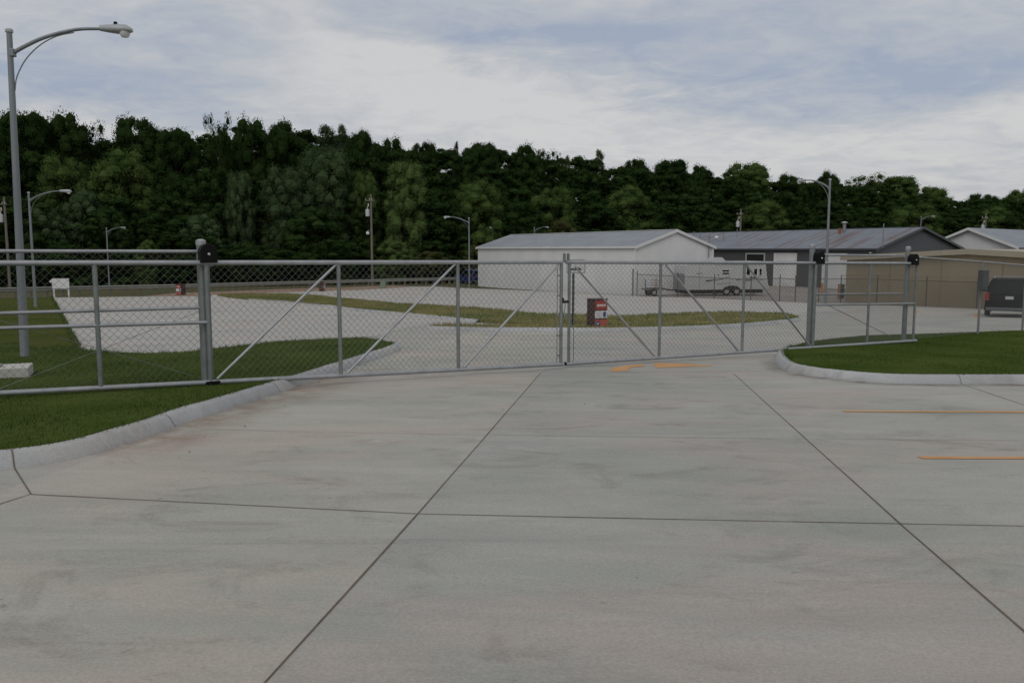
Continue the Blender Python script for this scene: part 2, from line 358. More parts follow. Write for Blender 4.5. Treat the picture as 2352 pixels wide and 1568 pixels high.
def sheet(name, xy, off, material, kind='structure', skirt=0.0):
    bm = bmesh.new(); bm.faces.new([bm.verts.new((p[0], p[1], 0)) for p in xy])
    for b in BREAKS:
        bmesh.ops.bisect_plane(bm, geom=bm.verts[:] + bm.edges[:] + bm.faces[:], plane_co=(G.x * b, G.y * b, 0), plane_no=(G.x, G.y, 0), dist=1e-5)
    bmesh.ops.triangulate(bm, faces=bm.faces[:])
    for v in bm.verts: v.co.z = T(v.co.x, v.co.y) + off
    bmesh.ops.recalc_face_normals(bm, faces=bm.faces[:])
    if sum(f.normal.z for f in bm.faces) < 0: bmesh.ops.reverse_faces(bm, faces=bm.faces[:])
    if skirt:
        ed = [e for e in bm.edges if len(e.link_faces) == 1]; ex = bmesh.ops.extrude_edge_only(bm, edges=ed)
        for v in [g_ for g_ in ex['geom'] if isinstance(g_, bmesh.types.BMVert)]: v.co.z -= skirt
    me = bpy.data.meshes.new(name); bm.to_mesh(me); bm.free(); me.materials.append(material)
    o = bpy.data.objects.new(name, me); COL.objects.link(o)
    if kind: o['kind'] = kind
    return o
def smooth_line(pts, sub=4):
    out = []
    n = len(pts)
    for i in range(n - 1):
        p0, p1, p2, p3 = pts[max(i - 1, 0)], pts[i], pts[i + 1], pts[min(i + 2, n - 1)]
        for k in range(sub):
            t = k / sub
            out.append(.5 * ((2 * p1) + (p2 - p0) * t + (2 * p0 - 5 * p1 + 4 * p2 - p3) * t * t + (3 * p1 - p0 - 3 * p2 + p3) * t ** 3))
    out.append(pts[-1]); return out
def kerb(name, pts, side, h=.14, wd=.20):                # pts: back edge on the terrain; side=+1 road on the right hand of travel
    prof = ((0, h - .015), (.012, h), (wd * .45, h - .004), (wd * .66, h - .03), (wd * .85, h * .35), (wd * .97, .012), (wd * 1.02, -.03))
    vs = []; fs = []; n = len(prof)
    for i, p in enumerate(pts):
        d = (pts[min(i + 1, len(pts) - 1)] - pts[max(i - 1, 0)]); d = Vector((d.x, d.y)).normalized(); nr = Vector((d.y, -d.x)) * side
        for a, z in prof:
            x, y = p.x + nr.x * a, p.y + nr.y * a; vs.append((x, y, T(x, y) + z))
    for i in range(len(pts) - 1):
        for k in range(n - 1): fs.append((i * n + k, i * n + k + 1, (i + 1) * n + k + 1, (i + 1) * n + k))
    mb = MB(); mb.add(vs, fs); fs2 = [tuple(range(n)), tuple((len(pts) - 1) * n + k for k in range(n))[::-1]]; mb.f += fs2; mb.m += [0, 0]
    return struct(mb.build(name, M_KERB, smooth=True))

# ------------------------------------------------------------------ ground, drive, lots
ground = sheet('ground', [(-1500, -300), (1500, -300), (1500, 1500), (-1500, 1500)], -.05, M_FIELD)
LOT_FAR = [(117, 683), (300, 681), (470, 680), (491, 677), (657, 671), (831, 665.6), (947, 658), (1000, 658), (1101, 663), (1294, 669.5), (1453, 679), (1573, 683), (1831, 694), (2069, 702), (2243, 709), (2352, 717), (2600, 735)]
LEFT_IN = [(-520, 1075), (-160, 1046), (0, 1032), (103, 1020), (180, 1004.6), (257, 982.7), (334, 961), (401, 937.7), (484, 915), (575, 889), (672, 860.7), (784, 826.7), (848, 807.6), (885, 796), (899, 789.5), (900, 785)]
LEFT_BK = [(875, 780), (827, 775), (763, 777), (636, 784), (493, 800), (423, 807.6), (381, 809), (319, 811), (267, 808), (179, 801)]
RIGHT_IN = [(1820, 793), (1803, 803), (1803, 812), (1812, 823), (1831, 834), (1868, 841), (1907, 846.5), (2034, 857), (2194, 859), (2352, 859), (2700, 862)]
RIGHT_BK = [(2700, 745), (2352, 757.6), (2187, 764), (2085, 766.5), (1983, 770), (1894, 779), (1856, 784)]
MED_TOP = [(1828, 727.5), (1814, 723), (1795, 718.5), (1708, 716), (1600, 717.4), (1494, 721.7), (1431, 725), (1388, 725), (1333, 721.5), (1228, 719.7), (1140, 710), (1055, 704), (966, 698.5), (908, 696.5), (812, 687), (735, 679), (657, 674), (570, 674), (500, 676)]
MED_LOW1 = [(576, 685.5), (654, 690), (762, 700), (831, 709), (981, 721.6), (1101, 733), (1246, 742)]
MED_WEDGE = [(1080, 744.8), (1010, 745.5), (994, 747)]
MED_LOW2 = [(1010, 749), (1114, 751), (1246, 751.5), (1388, 752), (1573, 748), (1708, 741.5), (1804, 733), (1828, 728.5)]
far_pts = [gp(*p) for p in LOT_FAR]
pave = [(p.x, p.y) for p in far_pts] + [(34, 12), (34, -14), (-22, -14), (-22, 8)] + [(p.x, p.y) for p in (gp(100, 860), gp(179, 801))]
pavement = sheet('pavement', pave, 0, M_PAVE)
sheet('left_lot', [(p.x, p.y) for p in [gp(*q) for q in [(118, 684), (300, 682), (470, 681), (491, 678)] + MED_LOW1[:6] + [(1095, 737), (1000, 742), (940, 752), (860, 772), (636, 783), (423, 806), (319, 811), (200, 806), (180, 802)]]], .004, M_LOT)
sheet('middle_lot', [(p.x, p.y) for p in [gp(*q) for q in LOT_FAR[4:13] + [(1960, 712), (1840, 722), (1600, 722), (1388, 728), (1140, 714), (966, 702), (735, 682), (657, 676)]]], .004, M_LOT)
dirt = sheet('dirt_strip', [(p.x, p.y) for p in [gp(*q) for q in ((330, 680.5), (470, 679.8), (491, 676.8), (657, 670.8), (831, 665.3), (947, 657.5), (900, 655), (760, 660), (560, 667), (400, 673))]], -.004, M_DIRT)
gravel = sheet('gravel_yard', [(p.x, p.y) for p in [gp(*q) for q in ((1462, 678.5), (1573, 682.3), (1831, 693.4), (2069, 701.3), (2243, 708.3), (2352, 716), (2352, 690), (2000, 660), (1700, 655), (1560, 660))]], -.010, M_GRAVEL)

def gpl(l, off): return [gp(x, y, off) for x, y in l]
li = smooth_line(gpl(LEFT_IN, .14), 5); lb = gpl(LEFT_BK, .13)
seam = [gp(x, y, .12) for x, y in ((176, 797), (140, 792), (90, 800), (40, 786), (-20, 790), (-120, 778), (-400, 790), (-1200, 860))]
left_poly = [(p.x, p.y) for p in li + lb + seam] + [(-16, 4)]
far_lawn = [(p.x, p.y) for p in [gp(179, 801, .12)] + [gp(117, 683, .12), gp(-300, 688, .12), gp(-900, 700, .12), gp(-1300, 870, .1)]]
ri = smooth_line(gpl(RIGHT_IN, .14), 5); rb = gpl(RIGHT_BK, .13)
right_poly = [(p.x, p.y) for p in ri + rb]
mt, m1, mw, m2 = gpl(MED_TOP, .12), gpl(MED_LOW1, .12), gpl(MED_WEDGE, .12), gpl(MED_LOW2, .12)
med_poly = [(p.x, p.y) for p in m1 + mw + m2[:-1] + mt]
sheet('left_lawn', left_poly, .125, M_GRASS, skirt=.16); sheet('right_lawn', right_poly, .125, M_GRASS, skirt=.16); sheet('grass_median', med_poly, .11, M_DRY, skirt=.14)
sheet('far_lawn', far_lawn, .118, M_OLIVE)
kerb('kerb', li, 1); kerb('kerb', ri, 1)
kerb('kerb', smooth_line(m1[:6], 3), 1, .12, .2); kerb('kerb', [mw[2]] + smooth_line(m2, 3), 1, .12, .22)

def strip(pts, wd, off, mb):
    for a, b in zip(pts, pts[1:]):
        d = Vector((b.x - a.x, b.y - a.y)).normalized(); n = Vector((-d.y, d.x)) * wd / 2
        N = max(1, int((b - a).length / 1.0)); rows = []
        for i in range(N + 1):
            p = a.lerp(b, i / N); k = random.uniform(.75, 1.25); j = random.uniform(-.0025, .0025)
            q1 = (p.x + n.x * k + j, p.y + n.y * k + j); q2 = (p.x - n.x * k + j, p.y - n.y * k + j); rows.append((q1, q2))
        for (a1, a2), (b1, b2) in zip(rows, rows[1:]):
            mb.add([(q[0], q[1], T(*q) + off) for q in (a1, b1, b2, a2)], [(0, 1, 2, 3)])
random.seed(4)
jm = MB()
for l in ([(560, 1622), (608, 1568), (960, 1180), (1243, 855)], [(2420, 1510), (2352, 1450), (2070, 1205), (1685, 858)], [(70, 1135), (960, 1180), (1820, 1198), (2352, 1208), (2600, 1212)],
          [(33, 1076), (70, 1135), (-40, 1170)], [(1200, 855), (1322, 853.5), (1812, 854)], [(2208, 882), (2352, 930), (2450, 962)]):
    strip(gpl(l, 0), .0105, .004, jm)
struct(jm.build('pavement_joint', M_JOINT))
jm = MB()
for l in ([(400, 983), (640, 990), (968, 997), (1754, 1007), (2352, 1012)], [(800, 857), (1000, 856), (1200, 855)], [(988, 757), (1120, 759), (1250, 759), (1580, 756)]):
    strip(gpl(l, 0), .008, .004, jm)
struct(jm.build('pavement_joint', M_FADED))
jm = MB()     # joints cut through the kerbs
def kerb_joint(pts, p, side, h=.14, wd=.20):
    i = min(range(len(pts)), key=lambda k: (pts[k] - p).length); d = (pts[min(i + 1, len(pts) - 1)] - pts[max(i - 1, 0)]); d = Vector((d.x, d.y)).normalized(); nr = Vector((d.y, -d.x)) * side
    pr = ((-.005, h + .002), (wd * .45, h + .001), (wd * .66, h - .025), (wd * .85, h * .35 + .006), (wd * 1.0, .012), (wd * 1.05, .004))
    for (a, z), (b, z2) in zip(pr, pr[1:]):
        q = []
        for (c_, zz, s_) in ((a, z, -1), (b, z2, -1), (b, z2, 1), (a, z, 1)):
            x = pts[i].x + nr.x * c_ + d.x * .005 * s_; y = pts[i].y + nr.y * c_ + d.y * .005 * s_; q.append((x, y, T(x, y) + zz + .003))
        jm.add(q, [(0, 1, 2, 3)])
for q in ((13, 1030), (362, 950), (610, 880), (784, 827)): kerb_joint(li, gp(*q, .14), 1)
for q in ((1830, 834), (2197, 859)): kerb_joint(ri, gp(*q, .14), 1)
struct(jm.build('kerb_joint', M_JOINT))
def stain_mat(name, col, scale):
    m = bpy.data.materials.new(name); m.use_nodes = True; nt = m.node_tree; N = nt.nodes.new; L = nt.links.new; b = nt.nodes['Principled BSDF']
    b.inputs['Base Color'].default_value = (*col, 1); b.inputs['Roughness'].default_value = .95; b.inputs['Specular IOR Level'].default_value = .1
    at_ = N('ShaderNodeAttribute'); at_.attribute_name = 'fade'; tc = N('ShaderNodeTexCoord'); n = N('ShaderNodeTexNoise'); n.inputs['Scale'].default_value = scale; n.inputs['Detail'].default_value = 9; n.inputs['Roughness'].default_value = .7
    L(tc.outputs['Object'], n.inputs['Vector']); mr = N('ShaderNodeMapRange'); mr.inputs[1].default_value = .36; mr.inputs[2].default_value = .70; L(n.outputs['Fac'], mr.inputs[0])
    mu = N('ShaderNodeMath'); mu.operation = 'MULTIPLY'; L(mr.outputs[0], mu.inputs[0]); L(at_.outputs['Fac'], mu.inputs[1]); L(mu.outputs[0], b.inputs['Alpha']); return m
def stain_strip(name, pts, side, w0, wds, material, amp=1.0):
    vs = []; fs = []; fade = []; K = 5
    for i, p in enumerate(pts):
        d = (pts[min(i + 1, len(pts) - 1)] - pts[max(i - 1, 0)]); d = Vector((d.x, d.y)).normalized(); nr = Vector((d.y, -d.x)) * side; e = min(1, i / 6, (len(pts) - 1 - i) / 6)
        for k in range(K):
            a = w0 + wds * k / (K - 1); x, y = p.x + nr.x * a, p.y + nr.y * a; vs.append((x, y, T(x, y) + .003)); fade.append(amp * e * (1 - k / (K - 1)) ** .8)
    for i in range(len(pts) - 1):
        for k in range(K - 1): fs.append((i * K + k, i * K + k + 1, (i + 1) * K + k + 1, (i + 1) * K + k))
    o = MB().add(vs, fs).build(name, material); at_ = o.data.attributes.new('fade', 'FLOAT', 'POINT'); at_.data.foreach_set('value', fade); return struct(o)
M_STAIN = stain_mat('gutter_dirt', (.31, .20, .13), 1.9); M_STAIN2 = stain_mat('gutter_grime', (.16, .14, .115), 2.2)
stain_strip('gutter_dirt', li[18:58], 1, .20, .85, M_STAIN, .6); stain_strip('gutter_dirt', ri[8:], 1, .20, .35, M_STAIN2, .7)
_lr = random.Random(3); lm = MB()
for k in range(18):
    if k < 7:
        p = li[_lr.randrange(14, 62)]; q = Vector((p.x + _lr.uniform(.25, 1.1), p.y - _lr.uniform(.1, .9)))
    else: q = Vector((_lr.uniform(-4.5, 8), _lr.uniform(3.5, 15)))
    a = _lr.uniform(0, 6.28); L_, W_ = _lr.uniform(.008, .024), _lr.uniform(.005, .012); c_, s_ = math.cos(a), math.sin(a)
    lm.add([(q.x + c_ * u - s_ * v, q.y + s_ * u + c_ * v, T(q.x, q.y) + .005 + h_) for u, v, h_ in ((-L_, 0, 0), (0, -W_, .004), (L_, 0, .012), (0, W_, .003))], [(0, 1, 2, 3)])
tag(lm.build('leaf_litter', mat('dead_leaf', (.07, .045, .028), .9, 0, .4, 9)), 'small brown dead leaves and twigs scattered on the concrete', 'leaf litter', None, 'stuff')
# painted marks
def paint(name, px, label):
    p = gpl(px, 0); o = sheet(name, [(q.x, q.y) for q in p], .005, M_YEL); return o
def line_paint(a, b, wd):
    pa, pb = gp(*a), gp(*b); d = Vector((pb.x - pa.x, pb.y - pa.y)).normalized(); n = Vector((-d.y, d.x)) * wd / 2
    return sheet('painted_line', [(pa.x + n.x, pa.y + n.y), (pb.x + n.x, pb.y + n.y), (pb.x - n.x, pb.y - n.y), (pa.x - n.x, pa.y - n.y)], .005, M_YEL)
line_paint((1936, 944.5), (2700, 948), .105); line_paint((2112, 1051), (2800, 1054), .095)
paint('painted_arrow', [(1402, 853), (1406, 845), (1429, 841.5), (1448, 838), (1481, 837.8), (1481, 841.5), (1447, 843.7), (1441, 852.5)], '')
paint('painted_arrow', [(1501, 833.5), (1558, 835), (1636, 839.2), (1636, 841.3), (1590, 841.6), (1533, 844), (1506, 844.8)], '')
for q in ((1935, 720, 1972, 714), (2100, 722, 2108, 714), (2246, 722, 2252, 714), (2240, 730, 2246, 722)):
    line_paint(q[:2], q[2:], .14)

# ------------------------------------------------------------------ grass blades
rng = np.random.default_rng(5)
def in_poly(P, poly):
    poly = np.array(poly); x, y = P[:, 0], P[:, 1]; inside = np.zeros(len(P), bool); j = len(poly) - 1
    for i in range(len(poly)):
        xi, yi = poly[i]; xj, yj = poly[j]
        c = ((yi > y) != (yj > y)) & (x < (xj - xi) * (y - yi) / (yj - yi + 1e-12) + xi); inside ^= c; j = i
    return inside
def blades(name, label, poly, box, n, h0, h1, wd, material, off, cat='grass'):
    P = np.column_stack([rng.uniform(box[0], box[1], n), rng.uniform(box[2], box[3], n)]); P = P[in_poly(P, poly)]; m = len(P)
    s = P[:, 0] * G.x + P[:, 1] * G.y; z = np.where(s < 60, -.033 * s, np.where(s < 90, -1.98 - .015 * (s - 60), -2.43)) + off
    a = rng.uniform(0, 2 * np.pi, m); h = rng.uniform(h0, h1, m) * (1 + .5 * np.sin(P[:, 0] * 2.1) * np.sin(P[:, 1] * 1.7)); ln = rng.uniform(-.7, .7, (m, 2)) * h[:, None]
    base = np.column_stack([P, z - .005]); d = np.column_stack([np.cos(a), np.sin(a), np.zeros(m)]) * (wd / 2)
    V = np.stack([base - d, base + d, base + np.column_stack([ln, h])], 1)
    me = npmesh(name, V, 3, material); o = bpy.data.objects.new(name, me); COL.objects.link(o); return tag(o, label, cat, None, 'stuff')
blades('lawn_grass', 'short dark green mown grass left of the drive', left_poly, (-14, 1, 5, 26), 340000, .018, .04, .010, M_BLADE, .125)
blades('lawn_grass', 'short green mown grass of the kerbed lawn right of the gate', right_poly, (5, 24, 11, 30), 240000, .018, .04, .010, M_BLADE, .125)
blades('median_grass', 'dry olive grass on the narrow island between the lots', med_poly, (-35, 14, 24, 80), 160000, .05, .13, .03, M_DRYB, .11)

def edge_blades(name, label, pts, side, per_m, h0, h1, wd, material, off, spill):
    P = []
    for a, b_ in zip(pts, pts[1:]):
        L_ = (b_ - a).length; d = (b_ - a) / max(L_, 1e-6)
        for k in range(int(L_ * per_m)):
            q = a + d * rng.uniform(0, L_); o_ = rng.uniform(-.05, spill) * side; P.append((q.x + d.y * o_, q.y - d.x * o_))
    P = np.array(P); m = len(P); s_ = P[:, 0] * G.x + P[:, 1] * G.y
    z = np.where(s_ < 60, -.033 * s_, np.where(s_ < 90, -1.98 - .015 * (s_ - 60), -2.43)) + off
    a = rng.uniform(0, 2 * np.pi, m); h = rng.uniform(h0, h1, m); ln = rng.uniform(-1, 1, (m, 2)) * h[:, None]
    base = np.column_stack([P, z - .01]); d = np.column_stack([np.cos(a), np.sin(a), np.zeros(m)]) * (wd / 2)
    me = npmesh(name, np.stack([base - d, base + d, base + np.column_stack([ln, h])], 1), 3, material); o = bpy.data.objects.new(name, me); COL.objects.link(o); return tag(o, label, 'grass', None, 'stuff')
edge_blades('edge_grass', 'ragged grass hanging over the back of the left kerb', li, 1, 220, .03, .075, .012, M_BLADE, .125, .05)
edge_blades('edge_grass', 'ragged grass hanging over the back of the right kerb', ri, 1, 200, .03, .075, .012, M_BLADE, .125, .05)
edge_blades('edge_grass', 'ragged dry grass along the edges of the island between the lots', m1 + mw + m2 + mt, 1, 60, .05, .14, .03, M_DRYB, .09, .12)
edge_blades('edge_grass', 'ragged grass along the edge of the left lot', lb + [gp(117, 683)], 1, 70, .04, .10, .02, M_BLADE, .11, .10)
# ------------------------------------------------------------------ gates and fences
def mesh_panel(mb, bot0, bot1, top0, top1, sp=.102, r=.0024):
    Lh = ((bot1 - bot0).xy.length); h = (top0 - bot0).length
    def P(u, v): return bot0.lerp(bot1, u / Lh).lerp(top0.lerp(top1, u / Lh), v / h)
    n = int((Lh + h) / sp)
    for k in range(n + 1):
        c = k * sp - h      # u = c + v
        v0, v1 = max(0, -c), min(h, Lh - c)
        if v1 - v0 > .01: mb.tube([P(c + v0, v0), P(c + v1, v1)], r, 3, False)
        c2 = k * sp         # u = c2 - v
        v0, v1 = max(0, c2 - Lh), min(h, c2)
        if v1 - v0 > .01: mb.tube([P(c2 - v0, v0), P(c2 - v1, v1)], r, 3, False)
def tubes(name, segs, r, material, root, n=10):
    for a, b in segs:
        mb = MB(); o = root.location; mb.tube([a - o, b - o], r, n); mb.build(name, material, root, True)
def vert(pl, px, pyb, pyt):                 # a true vertical in plane pl from a picture point up to the height at row pyt
    b = pl.p(px, pyb); t = pl.p(px, pyt); return b, Vector((b.x, b.y, t.z))
PL = VPlane(at(487, 877, 11.6), at(1292, 836, 15.0))
PR = VPlane(at(1310, 835, 15.3), at(1858, 797, 18.3))
XL = -160
gl = thing('sliding_gate', 'galvanised sliding gate leaf left of the central latch, over the kerb and drive', 'gate', PL.p(487, 877), 0, 'pair of sliding gate leaves')
tubes('top_rail', [(PL.p(XL, 604.5), PL.p(1291, 602))], .036, M_GALV, gl)
tubes('bottom_rail', [(PL.p(XL, 911), PL.p(1294, 836))], .036, M_GALV, gl)
def mid(px, y0, y1, x0, x1): return y0 + (y1 - y0) * (px - x0) / (x1 - x0)
tubes('middle_rail', [(PL.p(XL, 758), PL.p(480, 740))], .026, M_GALV, gl)
up = []
for x, yb, yt in ((232, 889, 605), (484, 876, 603), (783, 862, 602), (1053, 848, 602), (1288, 836, 602)): up.append(vert(PL, x, yb, yt))
tubes('upright', up, .031, M_GALVD, gl)
tubes('diagonal_brace', [(PL.p(499, 870), PL.p(776, 604)), (PL.p(797, 857), PL.p(1046, 606)), (PL.p(1066, 843), PL.p(1283, 608))], .021, M_GALV, gl)
mb = MB(); o = gl.location; bk = PL.n * .012
mesh_panel(mb, PL.p(484, 870) + bk - o, PL.p(1288, 833) + bk - o, up[1][1] + bk - o, up[4][1] + bk - o); mb.build('chain_link_mesh', M_WIRE, gl)
for a, dz in ((PL.p(490, 871), 1.68), (PL.p(1279, 835), 1.72)):
    mb = MB()
    mb.tube([a - o + Vector((0, 0, .02)), a - o + Vector((0, 0, dz))], .008, 6)
    for k in range(5): mb.box(a - o + Vector((0, 0, .15 + k * .36)) + PL.t * (-.03 if dz < 1.7 else .03), (.07, .02, .025), math.atan2(PL.t.y, PL.t.x))
    mb.build('tension_bar', M_GALVD, gl)
mb = MB(); c = PL.p(1297, 693) - o; az = math.atan2(PL.t.y, PL.t.x)
mb.box(c, (.17, .05, .05), az, .01); mb.box(c + Vector((0, 0, .03)) - PL.t * .06, (.05, .07, .09), az, .01)
mb.build('latch', M_CHASSIS, gl)
mb = MB()
for k in range(6): mb.tube([c + PL.t * (.012 * math.sin(k)) + Vector((0, -.02, -.03 - k * .03)), c + PL.t * (.012 * math.sin(k + 1)) + Vector((0, -.02, -.06 - k * .03))], .009, 6)
mb.box(c + Vector((0, -.02, -.25)), (.05, .03, .07), az, .008); mb.build('chain_and_padlock', M_GALVD, gl)

gr = thing('sliding_gate', 'galvanised sliding gate leaf right of the central latch, running onto the right lawn', 'gate', PR.p(1310, 835), 0, 'pair of sliding gate leaves')
tubes('top_rail', [(PR.p(1300, 602), PR.p(2104, 605))], .036, M_GALV, gr)
tubes('bottom_rail', [(PR.p(1300, 835.5), PR.p(2104, 782))], .036, M_GALV, gr)
upr = [vert(PR, x, yb, yt) for x, yb, yt in ((1306, 834, 602), (1513.6, 821, 602), (1704, 808, 603), (1867, 797, 603), (1991, 789, 604), (2097, 782, 605))]
tubes('upright', upr, .029, M_GALVD, gr)
tubes('middle_rail', [(PR.p(1873, 700), PR.p(2100, 697))], .024, M_GALV, gr)
tubes('diagonal_brace', [(PR.p(1321, 612), PR.p(1506, 821)), (PR.p(1529, 608), PR.p(1697, 807)), (PR.p(1713, 607), PR.p(1862, 796))], .021, M_GALV, gr)
tubes('truss_rod', [(PR.p(1900, 700), PR.p(2045, 772))], .007, M_GALVD, gr, 6)
mb = MB(); o = gr.location; bk = PR.n * .012
mesh_panel(mb, PR.p(1306, 832) + bk - o, PR.p(1867, 795) + bk - o, upr[0][1] + bk - o, upr[3][1] + bk - o)
mesh_panel(mb, PR.p(1867, 795) + bk - o, PR.p(2097, 780) + bk - o, upr[3][1] + bk - o, upr[5][1] + bk - o); mb.build('chain_link_mesh', M_WIRE, gr)
mb = MB(); a = PR.p(1317, 833) - o; mb.tube([a + Vector((0, 0, .03)), a + Vector((0, 0, 1.75))], .008, 6); mb.build('tension_bar', M_GALVD, gr)
azr = math.atan2(PR.t.y, PR.t.x)
mb = MB(); a = PR.p(1302, 598) - o
for s in (-.055, .03): mb.box(a + PR.t * s + Vector((0, 0, .05)), (.035, .06, .16), azr, .012)
mb.box(a + Vector((0, 0, -.02)) - PR.t * .012, (.12, .05, .03), azr); mb.build('guide_fork', M_GALVD, gr)
mb = MB(); a = PR.p(1301, 835) - o; mb.lathe([(.034, 0), (.034, .02)], a - PR.t * .02, 12, Matrix.Rotation(azr, 4, 'Z') @ Matrix.Rotation(R(-90), 4, 'Y')); mb.build('end_cap', M_BLACK, gr)

def gate_post(label, px, pyb, pytop, plane, cover_px, cover_py, low=None, r=.06):
    pl = VPlane(plane.o, plane.o + plane.t, .115)
    b = pl.p(px, pyb); tp = pl.p(px, pytop); h = tp.z - b.z
    root = thing('gate_post', label, 'post', (b.x, b.y, b.z), math.atan2(plane.t.y, plane.t.x), 'galvanised posts that carry the sliding gates')
    MB().tube([(0, 0, -.3), (0, 0, h)], r, 18).build('post', M_GALVD, root, True)
    cap = MB().lathe([(r + .008, h - .05), (r + .008, h + .012), (r * .95, h + .022), (r * .55, h + .034), (.001, h + .038)], n=18).build('cap', M_GALV, root, True)
    cp = plane.p(cover_px, cover_py); rel = Matrix.Rotation(-root.rotation_euler.z, 4, 'Z') @ (cp - root.location)
    poly = [(-.115, -.10), (.115, -.10), (.115, .05)] + [(.115 * math.cos(t), .05 + .115 * math.sin(t)) for t in [math.pi * k / 10 for k in range(1, 10)]] + [(-.115, .05)]
    mb = MB(); mb.prism(poly, .16, Matrix.Translation(rel + Vector((0, -.075, 0))))
    cv = mb.build('roller_cover', M_BLACK, root)
    md = cv.modifiers.new('bevel', 'BEVEL'); md.width = .008; md.segments = 2
    MB().lathe([(.02, 0), (.02, .012), (.012, .02)], rel + Vector((-.0, -.075, .02)), 8, Matrix.Rotation(R(90), 4, 'X')).build('bolt', M_BOLT, cv)
    mb = MB(); mb.box(rel + Vector((0, .07, -.14)), (.16, .14, .02)); mb.tube([rel + Vector((-.05, .02, -.15)), rel + Vector((-.05, .14, -.15))], .01, 6); mb.build('roller_bracket', M_GALVD, root)
    if low:
        q = plane.p(*low); rel = Matrix.Rotation(-root.rotation_euler.z, 4, 'Z') @ (q - root.location)
        MB().box(rel + Vector((0, .03, -.012)), (.20, .15, .07), 0, .012).build('lower_roller', M_BLACK, root)
    return root
gate_post('stout post with black arched roller cover at the left end of the drive gate', 474, 878, 555, PL, 477, 587, (488, 878))
gate_post('stout post with black roller cover where the gate meets the right lawn', 1857, 797, 564, PR, 1881, 595)
gate_post('stout capped post with black roller cover on the right lawn, second from the drive', 2075, 786, 569, PR, 2098, 599, None, .055)

PLF = VPlane(PL.o, PL.o + PL.t, .115)
fl = thing('chain_link_fence', 'chain link fence panel with crossed tension rods behind the left gate leaf', 'fence', PLF.p(300, 880), 0, 'chain link fences beside the gate')
tubes('top_rail', [(PLF.p(XL, 576.5), PLF.p(466, 577.5))], .024, M_GALV, fl)
tubes('middle_rail', [(PLF.p(XL, 724), PLF.p(466, 706))], .024, M_GALV, fl)
tubes('truss_rod', [(PLF.p(XL, 690), PLF.p(448, 864)), (PLF.p(464, 713), PLF.p(-60, 915))], .0035, M_WIRE, fl, 6)
tubes('tension_bar', [vert(PLF, 464, 870, 580)], .008, M_GALVD, fl, 6)
mb = MB(); o = fl.location; b0, t0 = vert(PLF, XL, 918, 573); b1, t1 = vert(PLF, 464, 872, 574)
mesh_panel(mb, b0 - o, b1 - o, t0 - o, t1 - o); mb.build('chain_link_mesh', M_WIRE, fl)

PRF = VPlane(PR.o, PR.o + PR.t, .115)
fr = thing('chain_link_fence', 'short chain link fence panel between the two capped posts on the right lawn', 'fence', PRF.p(1970, 790), 0, 'chain link fences beside the gate')
tubes('top_rail', [(PRF.p(1862, 585.5), PRF.p(2074, 587))], .024, M_GALV, fr)
tubes('middle_rail', [(PRF.p(1860, 676), PRF.p(2074, 674))], .022, M_GALV, fr)
mb = MB(); o = fr.location; b0, t0 = vert(PRF, 1862, 792, 584); b1, t1 = vert(PRF, 2074, 780, 585)
mesh_panel(mb, b0 - o, b1 - o, t0 - o, t1 - o); mb.build('chain_link_mesh', M_WIRE, fr)

a0, a1 = at(2083, 589, 20.15), at(2256, 601, 23.3); t_ = (a1 - a0); LONG = VPlane(a0, a1)
def lb_(p): return on_ground(p.x, p.y, .17)
fx = thing('chain_link_fence', 'long chain link fence running away right across the lawn from the last capped post', 'fence', on_ground(a1.x, a1.y, .1), 0, 'chain link fences beside the gate')
ends = [a0, a1, a1 + t_ * .75 + Vector((0, 0, -.02)), a1 + t_ * 1.5 + Vector((0, 0, -.04)), a1 + t_ * 2.25 + Vector((0, 0, -.06))]
tubes('top_rail', list(zip(ends, ends[1:])), .021, M_GALV, fx)
for p in ends[1:]: tubes('fence_post', [(on_ground(p.x, p.y, 0), p + Vector((0, 0, .02)))], .031, M_GALVD, fx)
mb = MB(); o = fx.location
for a, b in zip(ends, ends[1:]): mesh_panel(mb, lb_(a) - o, lb_(b) - o, a - o, b - o)
mb.build('chain_link_mesh', M_WIRE, fx)
bx = thing('control_box', 'grey metal control box on the fence post beside the dark vehicle', 'control box', at(2256, 643, 23.2) + Vector((-.02, -.09, 0)), R(20))
MB().box((0, 0, 0), (.24, .15, .56), 0, .012).build('enclosure', M_PEDD, bx)
MB().box((-.02, -.078, .0), (.17, .012, .50), 0, .004).build('door', M_PEDD, bx)
MB().lathe([(.035, 0), (.035, .06), (.02, .08)], (.14, -.04, -.24), 10).build('knob', M_BLACK, bx)

